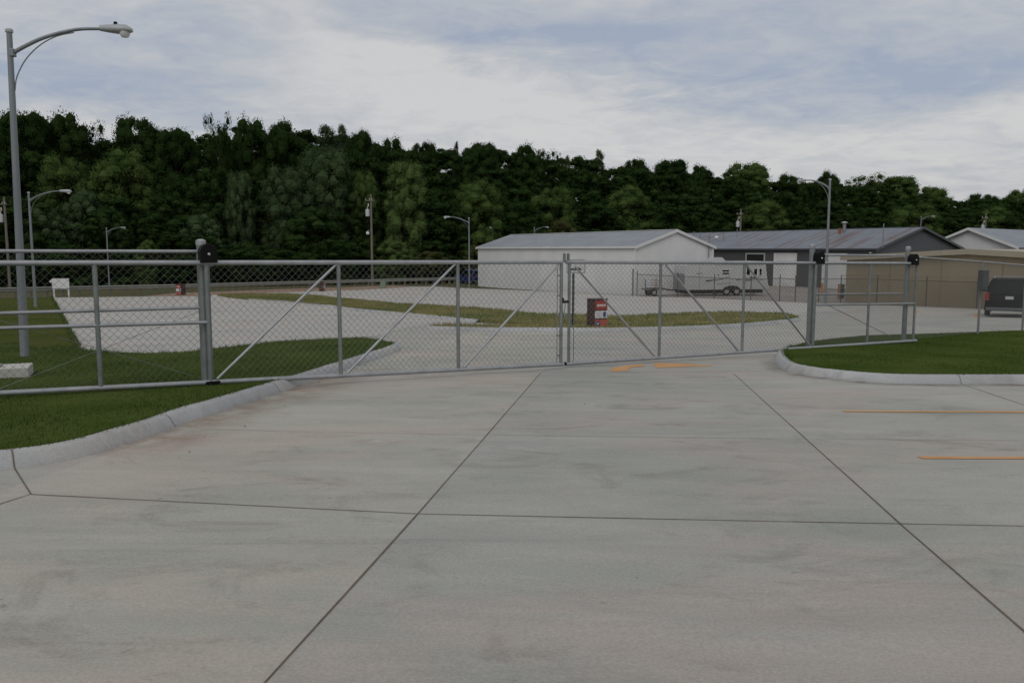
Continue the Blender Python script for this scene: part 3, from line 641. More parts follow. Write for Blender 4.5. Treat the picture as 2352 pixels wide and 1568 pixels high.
# ------------------------------------------------------------------ street lamps
def make_lamp(label, loc, rz):
    root = thing('street_lamp', label, 'street lamp', loc, rz, 'arched street lamps around the lots')
    H = LAMP_H
    MB().tube([(0, 0, -.1), (0, 0, H * .5), (0, 0, H)], [.080, .062, .048], 16).build('pole', M_POLE, root, True)
    MB().lathe([(.066, H - .02), (.068, H + .02), (.05, H + .045), (.002, H + .055)]).build('pole_cap', M_HEAD, root, True)
    pts = [Vector((.05, 0, H - .38)), Vector((.3, 0, H - .24)), Vector((.6, 0, H - .10)), Vector((.95, 0, H + .01)), Vector((1.28, 0, H + .075)), Vector((1.66, 0, H + .09))]
    pts = smooth_line(pts, 4); MB().tube(pts, [.038 - .012 * i / len(pts) for i in range(len(pts))], 10).build('arm', M_POLE, root, True)
    br = [Vector((.055, 0, H - 1.05)), Vector((.10, 0, H - .80)), Vector((.28, 0, H - .48)), Vector((.55, 0, H - .22)), Vector((.85, 0, H - .06)), Vector((1.15, 0, H + .01))]
    MB().tube(smooth_line(br, 4), .011, 6).build('brace_rod', M_PIPE, root, True)
    mb = MB(); mb.box((.045, 0, H - .38), (.08, .12, .14), 0, .015); mb.build('bracket', M_POLE, root)
    # cobra head
    secs = [(1.62, .05, .06, .012), (1.78, .085, .082, .004), (1.96, .11, .10, -.004), (2.10, .11, .092, 0), (2.19, .07, .042, -.008), (2.21, .02, .018, -.024)]
    vs = []; fs = []; n = 14
    for x, wy, hz, dz in secs:
        for k in range(n):
            t = 2 * math.pi * k / n; vs.append((x, wy * math.cos(t), H + .085 + dz + hz * (math.sin(t) if math.sin(t) > 0 else .75 * math.sin(t))))
    for i in range(len(secs) - 1):
        for k in range(n): k2 = (k + 1) % n; fs.append((i * n + k, i * n + k2, (i + 1) * n + k2, (i + 1) * n + k))
    fs += [tuple(range(n)), tuple((len(secs) - 1) * n + k for k in range(n))]
    hd = MB().add(vs, fs).build('lamp_head', M_HEAD, root, True)
    MB().lathe([(.002, -.145), (.06, -.13), (.09, -.08), (.095, -.035)], (2.06, 0, H + .085), 14).build('lens', M_LENS, hd, True)
    MB().lathe([(.035, 0), (.035, .05), (.02, .06)], (1.90, 0, H + .165), 10).build('photocell', M_BLACK, hd)
    return root
_lb = gp(57, 818, .12); LAMP_H = at(35, 72, _lb.y).z - _lb.z
lamp = make_lamp('tall near street lamp at the left edge, pole rising from the lawn behind the gate', gp(57, 818, .12), R(3))
lamp.rotation_euler = (0, R(.9), R(3))
def lamp_at(b, pytop, px, rz, label):
    k = (at(px, pytop, b.y).z - b.z) / LAMP_H; copy_thing(lamp, b, rz, label, (k, k, k))
lamp_at(gp(82, 705, .12), 443, 73, R(2), 'street lamp just behind the nearest lamp, its arm reaching right over the grass')
lamp_at(col_at(258, 88), 524, 258, R(62), 'small distant street lamp seen end-on behind the white two-legged board')
lamp_at(gp(1078, 660), 501, 1077, R(178), 'street lamp with arm to the left, beside the corner of the white shed')
lamp_at(gp(1895, 697), 413, 1901, R(114), 'street lamp with arm to the left in front of the blue grey roof')
def lamp_top(px, py, d, rz, label):
    q = at(px, py, d); copy_thing(lamp, Vector((q.x, q.y, q.z - LAMP_H)), rz, label)
lamp_top(1227, 523, 112, R(25), 'street lamp top showing above the white shed roof, arm to the right')
lamp_top(1131, 525, 112, R(-95), 'bare pole of a street lamp seen end-on above the left eave of the white shed')
lamp_top(2116, 498, 122, R(10), 'street lamp top just right of the dark gable peak')

# ------------------------------------------------------------------ utility poles
def utility_pole(label, px, pyt, d, side, lampd=False):
    b = col_at(px, d); tp = at(px, pyt, d); h = tp.z - b.z
    root = thing('utility_pole', label, 'utility pole', (b.x, b.y, b.z), 0, 'wooden utility poles along the wood')
    MB().tube([(0, 0, -.3), (0, 0, h)], [.16, .10], 12).build('pole', M_WOOD, root, True)
    MB().box((side * .15, -.12, h - .75), (1.0, .09, .11)).build('crossarm', M_WOOD, root)
    tr = MB().lathe([(.22, 0), (.25, .03), (.25, .75), (.23, .82), (.10, .86)], (side * .42, -.05, h - 2.6), 14).build('transformer', M_TRANS, root, True)
    mb = MB(); mb.lathe([(.05, 0), (.07, .08), (.04, .12), (.06, .2), (.03, .3)], (side * .42, -.05, h - 1.75), 8); mb.build('bushing', M_CER, tr)
    for x in (-.32, .0, .55): MB().lathe([(.03, 0), (.06, .05), (.03, .09), (.05, .14), (.02, .18)], (side * (.15 + x * .8), -.12, h - .69), 8).build('insulator', M_CER, root, True)
    MB().box((side * .30, -.1, h - 1.25), (.12, .10, .34)).build('fuse_cutout', M_CER, root)
    if lampd:
        l = MB().tube([(0, -.1, h - 4.3), (side * .3, -.2, h - 4.2), (side * .42, -.2, h - 4.25)], .03, 6).build('lamp_arm', M_PIPE, root)
        MB().lathe([(.10, 0), (.20, .1), (.19, .3), (.10, .4)], (side * .42, -.2, h - 4.75), 12).build('lamp_shade', M_LENS, l, True)
    return root, h
u1, h1 = utility_pole('wooden utility pole with transformer and small lamp, between the left lot and white shed', 858, 446, 99, -1, True)
u2, h2 = utility_pole('wooden utility pole partly hidden behind the nearest street lamp at the left edge', 31, 452, 86, -1)
u3, h3 = utility_pole('utility pole with transformer rising behind the middle of the blue grey roof', 1693, 480, 122, -1)
u4, h4 = utility_pole('utility pole rising behind the grey roofed white house at the right', 2247, 490, 128, -1)
mb = MB()
tops = [(-80, 60, 6.5)] + [(u.location.x, u.location.y, u.location.z + h - .5) for u, h in ((u2, h2), (u1, h1), (u3, h3), (u4, h4))] + [(150, 150, 8)]
for off in (0, -2.6):
    for a, b in zip(tops, tops[1:]):
        a, b = Vector(a) + Vector((0, 0, off)), Vector(b) + Vector((0, 0, off)); mb.tube([a.lerp(b, k / 10) - Vector((0, 0, 1.0 * (1 - (2 * k / 10 - 1) ** 2))) for k in range(11)], .014, 4, False)
tag(mb.build('power_line', M_BLACK), 'thin dark cables strung between the utility poles before the wood', 'power line')

# ------------------------------------------------------------------ guardrail, board, cabinets, small things
gpts = [(-200, 692), (0, 684), (220, 677), (432, 671), (640, 663.5), (847, 656.5), (1000, 652), (1072, 650)]
gw = smooth_line([gp(*p) for p in gpts], 3)
gd = thing('guardrail', 'low steel guardrail along the foot of the wood behind the lots', 'guardrail', gw[6])
o = gd.location; prof = [(0, .40), (-.05, .46), (-.05, .50), (.02, .55), (.02, .60), (-.05, .65), (-.05, .70), (0, .75)]
vs = []; fs = []
for i, p in enumerate(gw):
    d = (gw[min(i + 1, len(gw) - 1)] - gw[max(i - 1, 0)]).normalized(); n = Vector((-d.y, d.x, 0))
    for a, z in prof: vs.append(p + n * a * 1.0 + Vector((0, 0, z)) - o)
k = len(prof)
for i in range(len(gw) - 1):
    for j in range(k - 1): fs.append((i * k + j, i * k + j + 1, (i + 1) * k + j + 1, (i + 1) * k + j))
MB().add(vs, fs).build('beam', M_RAIL, gd, True)
for i in range(0, len(gw) - 1):
    for t in (0, .5):
        q = gw[i].lerp(gw[i + 1], t); d = (gw[i + 1] - gw[i]).normalized(); n = Vector((-d.y, d.x, 0)); MB().box(q + n * .10 - o + Vector((0, 0, .3)), (.12, .14, .8), math.atan2(d.y, d.x)).build('guardrail_post', M_WOOD, gd)
b = gp(141, 681.5); _k = 37 / F * b.y / 1.46; _kz = 42 / F * b.y / 1.72; sgn = thing('notice_board', 'blank white board on two white legs at the far end of the left lot', 'board', b, R(8))
sgn.scale = (_k, _k, _kz)
MB().box((0, 0, 1.24), (1.46, .05, .95), 0, .01).build('panel', M_WHITEP, sgn)
for x in (-.62, .62): MB().box((x, .06, .75), (.13, .07, 1.75), 0, .008).build('leg', M_WHITEP, sgn)
MB().lathe([(.14, 0), (.14, .03)], (-.80, -.0, 1.45), 12, Matrix.Rotation(R(90), 4, 'X')).build('round_tag', M_WHITEP, sgn)

def make_cabinet(label, loc, rz):
    root = thing('cabinet', label, 'cabinet', loc, rz, 'small red and brown cabinets with printed panels')
    W, D, H = .50, .45, .92
    MB().box((0, 0, H / 2), (W, D, H), 0, .02).build('casing', M_CABR, root)
    y = -D / 2 - .006
    d1 = MB().box((0, y, .745), (W - .05, .012, .30), 0, .004).build('upper_panel', M_CABF, root)
    mb = MB()
    for k, (xx, ww) in enumerate(((-.12, .07), (-.04, .06), (.035, .06), (.13, .08))): mb.box((xx, y - .008, .735), (ww, .006, .07))
    mb.build('lettering', M_CABW, d1)
    d2 = MB().box((0, y, .44), (W - .03, .012, .24), 0, .004).build('white_label', M_CABW, root)
    mb = MB(); mb.box((.13, y - .008, .44), (.10, .006, .17)); mb.build('blue_mark', M_CABB, d2)
    mb = MB()
    for k in range(4): mb.box((-.10, y - .008, .51 - k * .045), (.16 - .02 * (k % 2), .006, .012))
    mb.build('small_print', M_TRANS, d2)
    d3 = MB().box((0, y, .155), (W - .03, .012, .24), 0, .004).build('lower_panel', M_CABO, root)
    Mx = Matrix.Rotation(R(90), 4, 'X')
    mb = MB(); poly = [((.10 if k % 2 == 0 else .065) * math.cos(math.pi * k / 6 + .2), (.10 if k % 2 == 0 else .065) * math.sin(math.pi * k / 6 + .2)) for k in range(12)]
    mb.prism(poly, .006, Matrix.Translation((-.13, y - .012, .15))); bl = mb.build('blue_emblem', M_CABB, d3)
    mb = MB(); mb.lathe([(.035, 0), (.035, .004)], (-.13, y - .012, .15), 12, Mx); mb.build('emblem_centre', M_CABL, d3)
    MB().box((0, -.01, H + .012), (W + .03, D + .03, .025), 0, .006).build('lid', M_CABR, root)
    return root
cab = make_cabinet('red and brown cabinet with white label on the grass island behind the gate', gp(1371, 752, .05), R(28))
copy_thing(cab, gp(416, 677), R(-25), 'distant red and brown cabinet at the far edge of the left lot', (1.15, 1.15, .95))
copy_thing(cab, gp(740, 669), R(88), 'distant dark brown cabinet side-on at the far end of the dry grass strip')

sb = gp(1316.5, 747, .1); st = thing('arrow_sign', 'white sign with a black arrow on a black post behind the gate latch', 'sign', sb, R(4))
tpz = at(1321, 612, sb.y).z - sb.z
MB().box((0, .03, tpz / 2 + .1), (.075, .04, tpz + .25)).build('post', M_SIGNB, st)
ctr = at(1322.5, 612, sb.y) - sb; ctr = Vector((.075, 0, ctr.z))
def rrect(w_, h_, r_, n=5):
    p = []
    for cx, cz, a in ((w_ / 2 - r_, h_ / 2 - r_, 0), (-w_ / 2 + r_, h_ / 2 - r_, 90), (-w_ / 2 + r_, -h_ / 2 + r_, 180), (w_ / 2 - r_, -h_ / 2 + r_, 270)):
        for k in range(n + 1): t = R(a + 90 * k / n); p.append((cx + r_ * math.cos(t), cz + r_ * math.sin(t)))
    return p
pn = MB().prism(rrect(.64, .47, .035), .006, Matrix.Translation(ctr)).build('sign_panel', M_SIGNW, st)
mb = MB(); A = rrect(.60, .43, .03); B = rrect(.575, .405, .025); n = len(A)
mb.add([(ctr.x + x, -.003, ctr.z + z) for x, z in A] + [(ctr.x + x, -.003, ctr.z + z) for x, z in B], [(i, (i + 1) % n, (i + 1) % n + n, i + n) for i in range(n)]); mb.build('border', M_SIGNB, pn)
mb = MB(); zc = -.09
mb.prism([(-.22, zc - .028), (.07, zc - .028), (.07, zc - .075), (.20, zc), (.07, zc + .075), (.07, zc + .028), (-.22, zc + .028)], .003, Matrix.Translation(ctr + Vector((0, -.004, 0)))); mb.build('arrow', M_SIGNB, pn)
MB().lathe([(.028, 0), (.028, .05), (.02, .07)], gp(33, 688), 8)
for px, py, hh, lab in ((1928, 688, 1.02, 'orange bollard in front of the left edge of the beige wall'), (1888, 676, .95, 'orange bollard behind the first capped post, by the charcoal wall')):
    q = gp(px, py); bo = thing('bollard', lab, 'bollard', q, 0, 'orange bollards in the yard')
    MB().lathe([(.10, -.1), (.10, hh), (.085, hh + .05), (.04, hh + .08), (.001, hh + .085)], n=14).build('shaft', M_BOLL, bo, True)
    MB().lathe([(.16, -.05), (.16, .03), (.11, .05)], n=14).build('base_ring', M_PIPE, bo, True)
q = gp(1937, 686) + Vector((.2, 1.0, 0)); bn = thing('drum', 'dark teal drum standing by the left edge of the beige wall', 'drum', q)
MB().lathe([(.25, 0), (.26, .02), (.25, .05), (.25, .35), (.265, .37), (.25, .39), (.25, .70), (.265, .72), (.25, .74), (.25, 1.05), (.265, 1.08), (.23, 1.09)], n=18).build('shell', M_TEAL, bn, True)
MB().lathe([(.03, 1.085), (.03, 1.12)], (.1, 0, 0), 10).build('bung', M_PIPE, bn)
q = gp(880, 662); pd = thing('utility_pedestal', 'small pale green utility pedestal by the guardrail next to the utility pole', 'pedestal', q)
MB().box((0, 0, .38), (.55, .5, .76), 0, .03).build('housing', M_PEDG, pd); MB().box((0, 0, .79), (.60, .55, .06), 0, .02).build('lid', M_PEDG, pd)
pb0, pb1 = gp(-90, 872, .125), gp(66, 866, .125)
pl_ = thing('concrete_pad', 'low pale concrete pad on the lawn at the left edge behind the gate', 'pad', (pb0 + pb1) / 2, math.atan2(pb1.y - pb0.y, pb1.x - pb0.x))
MB().box((0, .30, .03), ((pb1 - pb0).length, .6, .22), 0, .015).build('slab', M_BLOCK, pl_)
MB().box((-.2, .30, .15), (.5, .35, .03), 0, .01).build('lid', M_PIPE, pl_)

# ------------------------------------------------------------------ buildings
def frame(Lc, Rc):          # local x from left to right along the front, y away from the viewer
    t = Vector((Rc.x - Lc.x, Rc.y - Lc.y, 0)); return math.atan2(t.y, t.x), t.length
def gable_house(name, label, Lc, Rc, depth, base, eave, ridge, mats, ridge_along='x', over=.25, cat='building', trim=True):
    rz, Ln = frame(Lc, Rc); wall, gab, roof, tr = mats
    root = thing(name, label, cat, (Lc.x, Lc.y, base), rz); he, hr = eave - base, ridge - base
    mb = MB()
    if ridge_along == 'x':
        mb.add([(0, 0, 0), (Ln, 0, 0), (Ln, 0, he), (0, 0, he)], [(0, 1, 2, 3)]); mb.add([(0, depth, 0), (Ln, depth, 0), (Ln, depth, he), (0, depth, he)], [(3, 2, 1, 0)])
        mb.cur = 1
        for x in (0, Ln): mb.add([(x, 0, 0), (x, depth, 0), (x, depth, he), (x, depth / 2, hr), (x, 0, he)], [(0, 1, 2, 3, 4)])
        a, b_ = -over, Ln + over; e = over; sl = (hr - he) / (depth / 2); th = .10
        rv = [(-e, he - e * sl), (depth / 2, hr), (depth + e, he - e * sl)]
        r_ = MB()
        for (y0, z0), (y1, z1) in zip(rv, rv[1:]):
            r_.add([(a, y0, z0 + .02), (b_, y0, z0 + .02), (b_, y1, z1 + .02), (a, y1, z1 + .02), (a, y0, z0 + th), (b_, y0, z0 + th), (b_, y1, z1 + th), (a, y1, z1 + th)],
                   [(0, 3, 2, 1), (4, 5, 6, 7), (0, 1, 5, 4), (1, 2, 6, 5), (2, 3, 7, 6), (3, 0, 4, 7)])
        w_ = mb.build('wall', [wall, gab], root); ro = r_.build('roof', roof, root)
        if trim:
            t_ = MB(); t_.box((Ln / 2, -e - .03, he - e * sl + .04), (Ln + 2 * over + .06, .05, .16))
            for x in (a - .02, b_ + .02):
                for (y0, z0), (y1, z1) in zip(rv, rv[1:]):
                    t_.add([(x - .02, y0, z0 - .12), (x + .02, y0, z0 - .12), (x + .02, y1, z1 - .12), (x - .02, y1, z1 - .12), (x - .02, y0, z0 + .13), (x + .02, y0, z0 + .13), (x + .02, y1, z1 + .13), (x - .02, y1, z1 + .13)],
                           [(0, 3, 2, 1), (4, 5, 6, 7), (0, 1, 5, 4), (1, 2, 6, 5), (2, 3, 7, 6), (3, 0, 4, 7)])
            t_.build('fascia', tr, ro)
            t_ = MB(); t_.box((Ln / 2, depth / 2, hr + th + .01), (Ln + 2 * over, .3, .05)); t_.build('ridge_cap', tr, ro)
    else:
        mb.cur = 1; mb.add([(0, 0, 0), (Ln, 0, 0), (Ln, 0, he), (Ln / 2, 0, hr), (0, 0, he)], [(0, 1, 2, 3, 4)]); mb.add([(0, depth, 0), (Ln, depth, 0), (Ln, depth, he), (Ln / 2, depth, hr), (0, depth, he)], [(4, 3, 2, 1, 0)])
        mb.cur = 0
        for x in (0, Ln): mb.add([(x, 0, 0), (x, depth, 0), (x, depth, he), (x, 0, he)], [(0, 1, 2, 3)])
        e = over; sl = (hr - he) / (Ln / 2); th = .12; rv = [(-e, he - e * sl), (Ln / 2, hr), (Ln + e, he - e * sl)]; r_ = MB()
        for (x0, z0), (x1, z1) in zip(rv, rv[1:]):
            r_.add([(x0, -e, z0 + .02), (x0, depth + e, z0 + .02), (x1, depth + e, z1 + .02), (x1, -e, z1 + .02), (x0, -e, z0 + th), (x0, depth + e, z0 + th), (x1, depth + e, z1 + th), (x1, -e, z1 + th)],
                   [(0, 3, 2, 1), (4, 5, 6, 7), (0, 1, 5, 4), (1, 2, 6, 5), (2, 3, 7, 6), (3, 0, 4, 7)])
        w_ = mb.build('wall', [wall, gab], root); ro = r_.build('roof', roof, root)
        if trim:
            t_ = MB()
            for (x0, z0), (x1, z1) in zip(rv, rv[1:]):
                y0 = -e - .05
                t_.add([(x0, y0, z0 - .18), (x0, y0 + .045, z0 - .18), (x1, y0 + .045, z1 - .18), (x1, y0, z1 - .18), (x0, y0, z0 + .14), (x0, y0 + .045, z0 + .14), (x1, y0 + .045, z1 + .14), (x1, y0, z1 + .14)],
                       [(0, 3, 2, 1), (4, 5, 6, 7), (0, 1, 5, 4), (1, 2, 6, 5), (2, 3, 7, 6), (3, 0, 4, 7)])
            t_.build('fascia', tr, ro)
    return root, rz, Ln, w_, ro
def solve_on(a, dirv, px):       # parameter along a line (plan) where it crosses picture column px (at the horizon row)
    k = (px - 1176) / (F * 1.006); return (k * a.y - a.x) / (dirv.x - k * dirv.y)
# white shed
A_R, A_L = gp(1458, 677), gp(1098, 656.5)
rzA, LA = frame(A_L, A_R); nA = Vector((-math.sin(rzA), math.cos(rzA), 0)); tA = Vector((math.cos(rzA), math.sin(rzA), 0))
wA = solve_on(A_R, nA, 1638)
eA = at(1458, 566, A_R.y).z; pk = A_R + nA * wA / 2; rA = at(1557, 528, pk.y).z
bA = min(A_L.z, A_R.z) - .1
shed, _, _, wallA, roofA = gable_house('metal_shed', 'long white metal shed with low grey gable roof behind the middle lot', A_L, A_R, wA, bA, eA - .05, rA - .08, (M_WALLA, M_WALLA, M_ROOFA, M_TRIM), 'x', .18)
MB().box((LA - .02, -.04, (eA - bA) / 2), (.16, .10, eA - bA - .1)).build('corner_trim', M_TRIM, shed)
MB().box((LA + .03, wA - .1, (eA - bA) / 2), (.10, .22, eA - bA - .1)).build('corner_trim', M_TRIM, shed)
mb = MB(); mb.tube([(LA - .12, -.14, .1), (LA - .12, -.14, 2.6)], .07, 10); mb.build('drain_pipe', M_PIPE, shed, True)
mb = MB(); mb.tube([(LA + .12, wA * .93, 1.2), (LA + .12, wA * .93, eA - bA + .9)], .05, 8); mb.lathe([(.10, 0), (.10, .12), (.02, .2)], (LA + .12, wA * .93, eA - bA + .85), 10); mb.build('vent_pipe', M_PIPE, shed, True)
# charcoal workshop
pB = Vector((37.6, 86.2, 0)); tB = tA; nB = nA
B_R = pB; LB = 42.0; B_L = B_R - tB * LB; wB = solve_on(B_R, nB, 2205)
pkB = B_R + nB * wB / 2; eB = at(2011, 570.5, B_R.y).z; rB = at(2115, 521, pkB.y).z; bB = -2.5
wsh, rzB, _, wallB, roofB = gable_house('workshop', 'long charcoal metal workshop with rust-streaked blue grey roof behind the yard', B_L, B_R, wB, bB, eB, rB - .1, (M_WALLB, M_GABB, M_ROOFB, M_GABB), 'x', .35)
def uB(px): return LB + solve_on(B_R, tB, px)
def doorB(name, x0, x1, top, material, frame_m):
    a, b_ = uB(x0), uB(x1); p = B_R + tB * ((a + b_) / 2 - LB); zt = at((x0 + x1) / 2, top, p.y).z - bB
    f = MB(); f.box((a - .07, -.04, zt / 2), (.14, .10, zt)); f.box((b_ + .07, -.04, zt / 2), (.14, .10, zt)); f.box(((a + b_) / 2, -.04, zt + .07), (b_ - a + .28, .10, .14))
    d = MB().box(((a + b_) / 2, -.012, zt / 2), (b_ - a, .05, zt - .01)).build(name, material, wsh); f.build('door_frame', frame_m, d); return d
doorB('open_doorway', 1716, 1756, 584, M_DARK, M_TRANS)  # solid near-black slab; the unlit interior is painted into its colour
doorB('roller_door', 1781, 1829, 584, M_DOORW, M_TRIM)
doorB('roller_door', 1893, 1944, 585, M_DOORW, M_TRIM)
slB = (rB - .1 - eB) / (wB / 2)
def onroof(px, f):                # local point on the front roof slope, f 0 at the eave 1 at the ridge
    y = wB / 2 * f; p = B_R + nB * y; u = LB + solve_on(p, tB, px); return Vector((u, y, eB - bB + slB * y + .1))
for px, f, h, r_ in ((1593, .62, .9, .07), (1607, .5, 1.1, .05), (1661, .45, .8, .06), (1692, .68, 1.0, .05), (2027, .02, 2.4, .05)):
    q = onroof(px, f); mb = MB(); mb.tube([q - Vector((0, 0, .1)), q + Vector((0, 0, h))], r_, 8); mb.build('vent_pipe', M_PIPE, roofB, True)
q = onroof(1937, .80); fl_ = MB().lathe([(.20, -.2), (.18, .8), (.18, 1.0)], q, 12).build('flue', M_PIPE, roofB, True)
MB().lathe([(.34, 0), (.34, .06), (.05, .14)], q + Vector((0, 0, 1.08)), 12).build('flue_cap', M_TRIM, fl_, True)
q = onroof(1927, .72); MB().box(q + Vector((0, 0, .3)), (.25, .25, .7), 0, .03).build('roof_stub', M_RUST, roofB)
q = onroof(1645, .62); MB().lathe([(.30, -.05), (.28, .12), (.12, .26), (.01, .3)], q, 12).build('roof_dome', M_TRIM, roofB, True)
for x in (1868, 2003):
    q = Vector((uB(x), -.18, eB - bB - .45)); mb = MB(); mb.box(q, (.22, .28, .14), 0, .03); mb.build('wall_light', M_TRANS, wsh)
# beige building: its low gable faces the lots
C_L = gp(1941, 691.5); C_k = gp(2243, 707.5); tC = (C_k - C_L); tC.z = 0; tC.normalize()
sP = solve_on(C_L, tC, 2232); C_R = C_L + tC * sP * 2
zE = at(1941, 592, C_L.y).z; pC = C_L + tC * sP; zP = at(2232, 577, pC.y).z; bC = min(T(C_L.x, C_L.y), T(C_R.x, C_R.y)) - .6
bei, _, LC, wallC, roofC = gable_house('beige_building', 'beige ribbed metal building with very low gable beside the parked dark vehicle', C_L, C_R, 14, bC, zE, zP, (M_WALLC, M_WALLC, M_TRIMC, M_TRIMC), 'y', .3)
mb = MB()
for k in range(1, 5): mb.box((LC * k / 5, -.03, (zE - bC) / 2), (.05, .04, zE - bC - .05))
mb.build('wall_seam', M_WALLC, bei)
# white house at the right
D_p = Vector((57.4, 105.0, 0)); gD = Vector((.64, -.77, 0)).normalized(); hw = solve_on(D_p, gD, 2333)
D_L, D_R = D_p - gD * hw, D_p + gD * hw; eD = at(2333, 571, D_R.y).z; rD = at(2213, 523, D_p.y).z
hs, _, LD, wallD, roofD = gable_house('white_house', 'white sided house with grey roof peeking over the beige building', D_L, D_R, 26, -2.5, eD + .25, rD - .12, (M_WALLD, M_WALLD, M_ROOFD, M_TRIM), 'y', .5)

# ------------------------------------------------------------------ yard fence
YF = [(1463, 679, 630), (1556, 682, 634), (1640, 685.5, 638), (1724, 689, 642), (1790, 692, 639), (1826, 693.5, 641), (1880, 693, 640), (1930, 694, 640), (2013, 699.5, 641), (2126, 703.5, 645), (2243, 708, 648), (2330, 713.5, 651), (2450, 722, 655)]
yb = [gp(x, y) for x, y, _ in YF]; yb = [p + Vector((p.x, p.y, 0)).normalized() * .12 for p in yb]; yt = [at(x, z, p.y) for (x, _, z), p in zip(YF, yb)]
yt = [Vector((b.x, b.y, t.z)) for b, t in zip(yb, yt)]
yf = thing('chain_link_fence', 'rusty chain link yard fence with barbed wire before the shed and beige wall', 'fence', yb[6]); o = yf.location
M_FPOST = mat('rusty_fence_pipe', (.085, .068, .058), .8, .2, .2, 4)
for b_, t_ in zip(yb, yt): MB().tube([b_ - o, t_ - o + Vector((0, 0, .28))], .033, 8).build('fence_post', M_FPOST, yf, True)
mb = MB()
for a, b_ in zip(yt, yt[1:]): mb.tube([a - o, b_ - o], .024, 6)
mb.build('top_rail', M_FPOST, yf, True)
mb = MB()
for (a, a2), (b_, b2) in zip(zip(yb, yt), zip(yb[1:], yt[1:])): mesh_panel(mb, a - o, b_ - o, a2 - o, b2 - o, .11, .0028)
mb.build('chain_link_mesh', M_FPOST, yf)
mb = MB(); random.seed(8)
for h_ in (.16, .27):
    for i in range(7, len(yt) - 1):
        a, b_ = yt[i], yt[i + 1]; n = 14; mb.tube([a.lerp(b_, k / n) - o + Vector((0, 0, h_ + random.uniform(-.06, .07))) for k in range(n + 1)], .008, 4, False)
mb.build('barbed_wire', M_FPOST, yf)

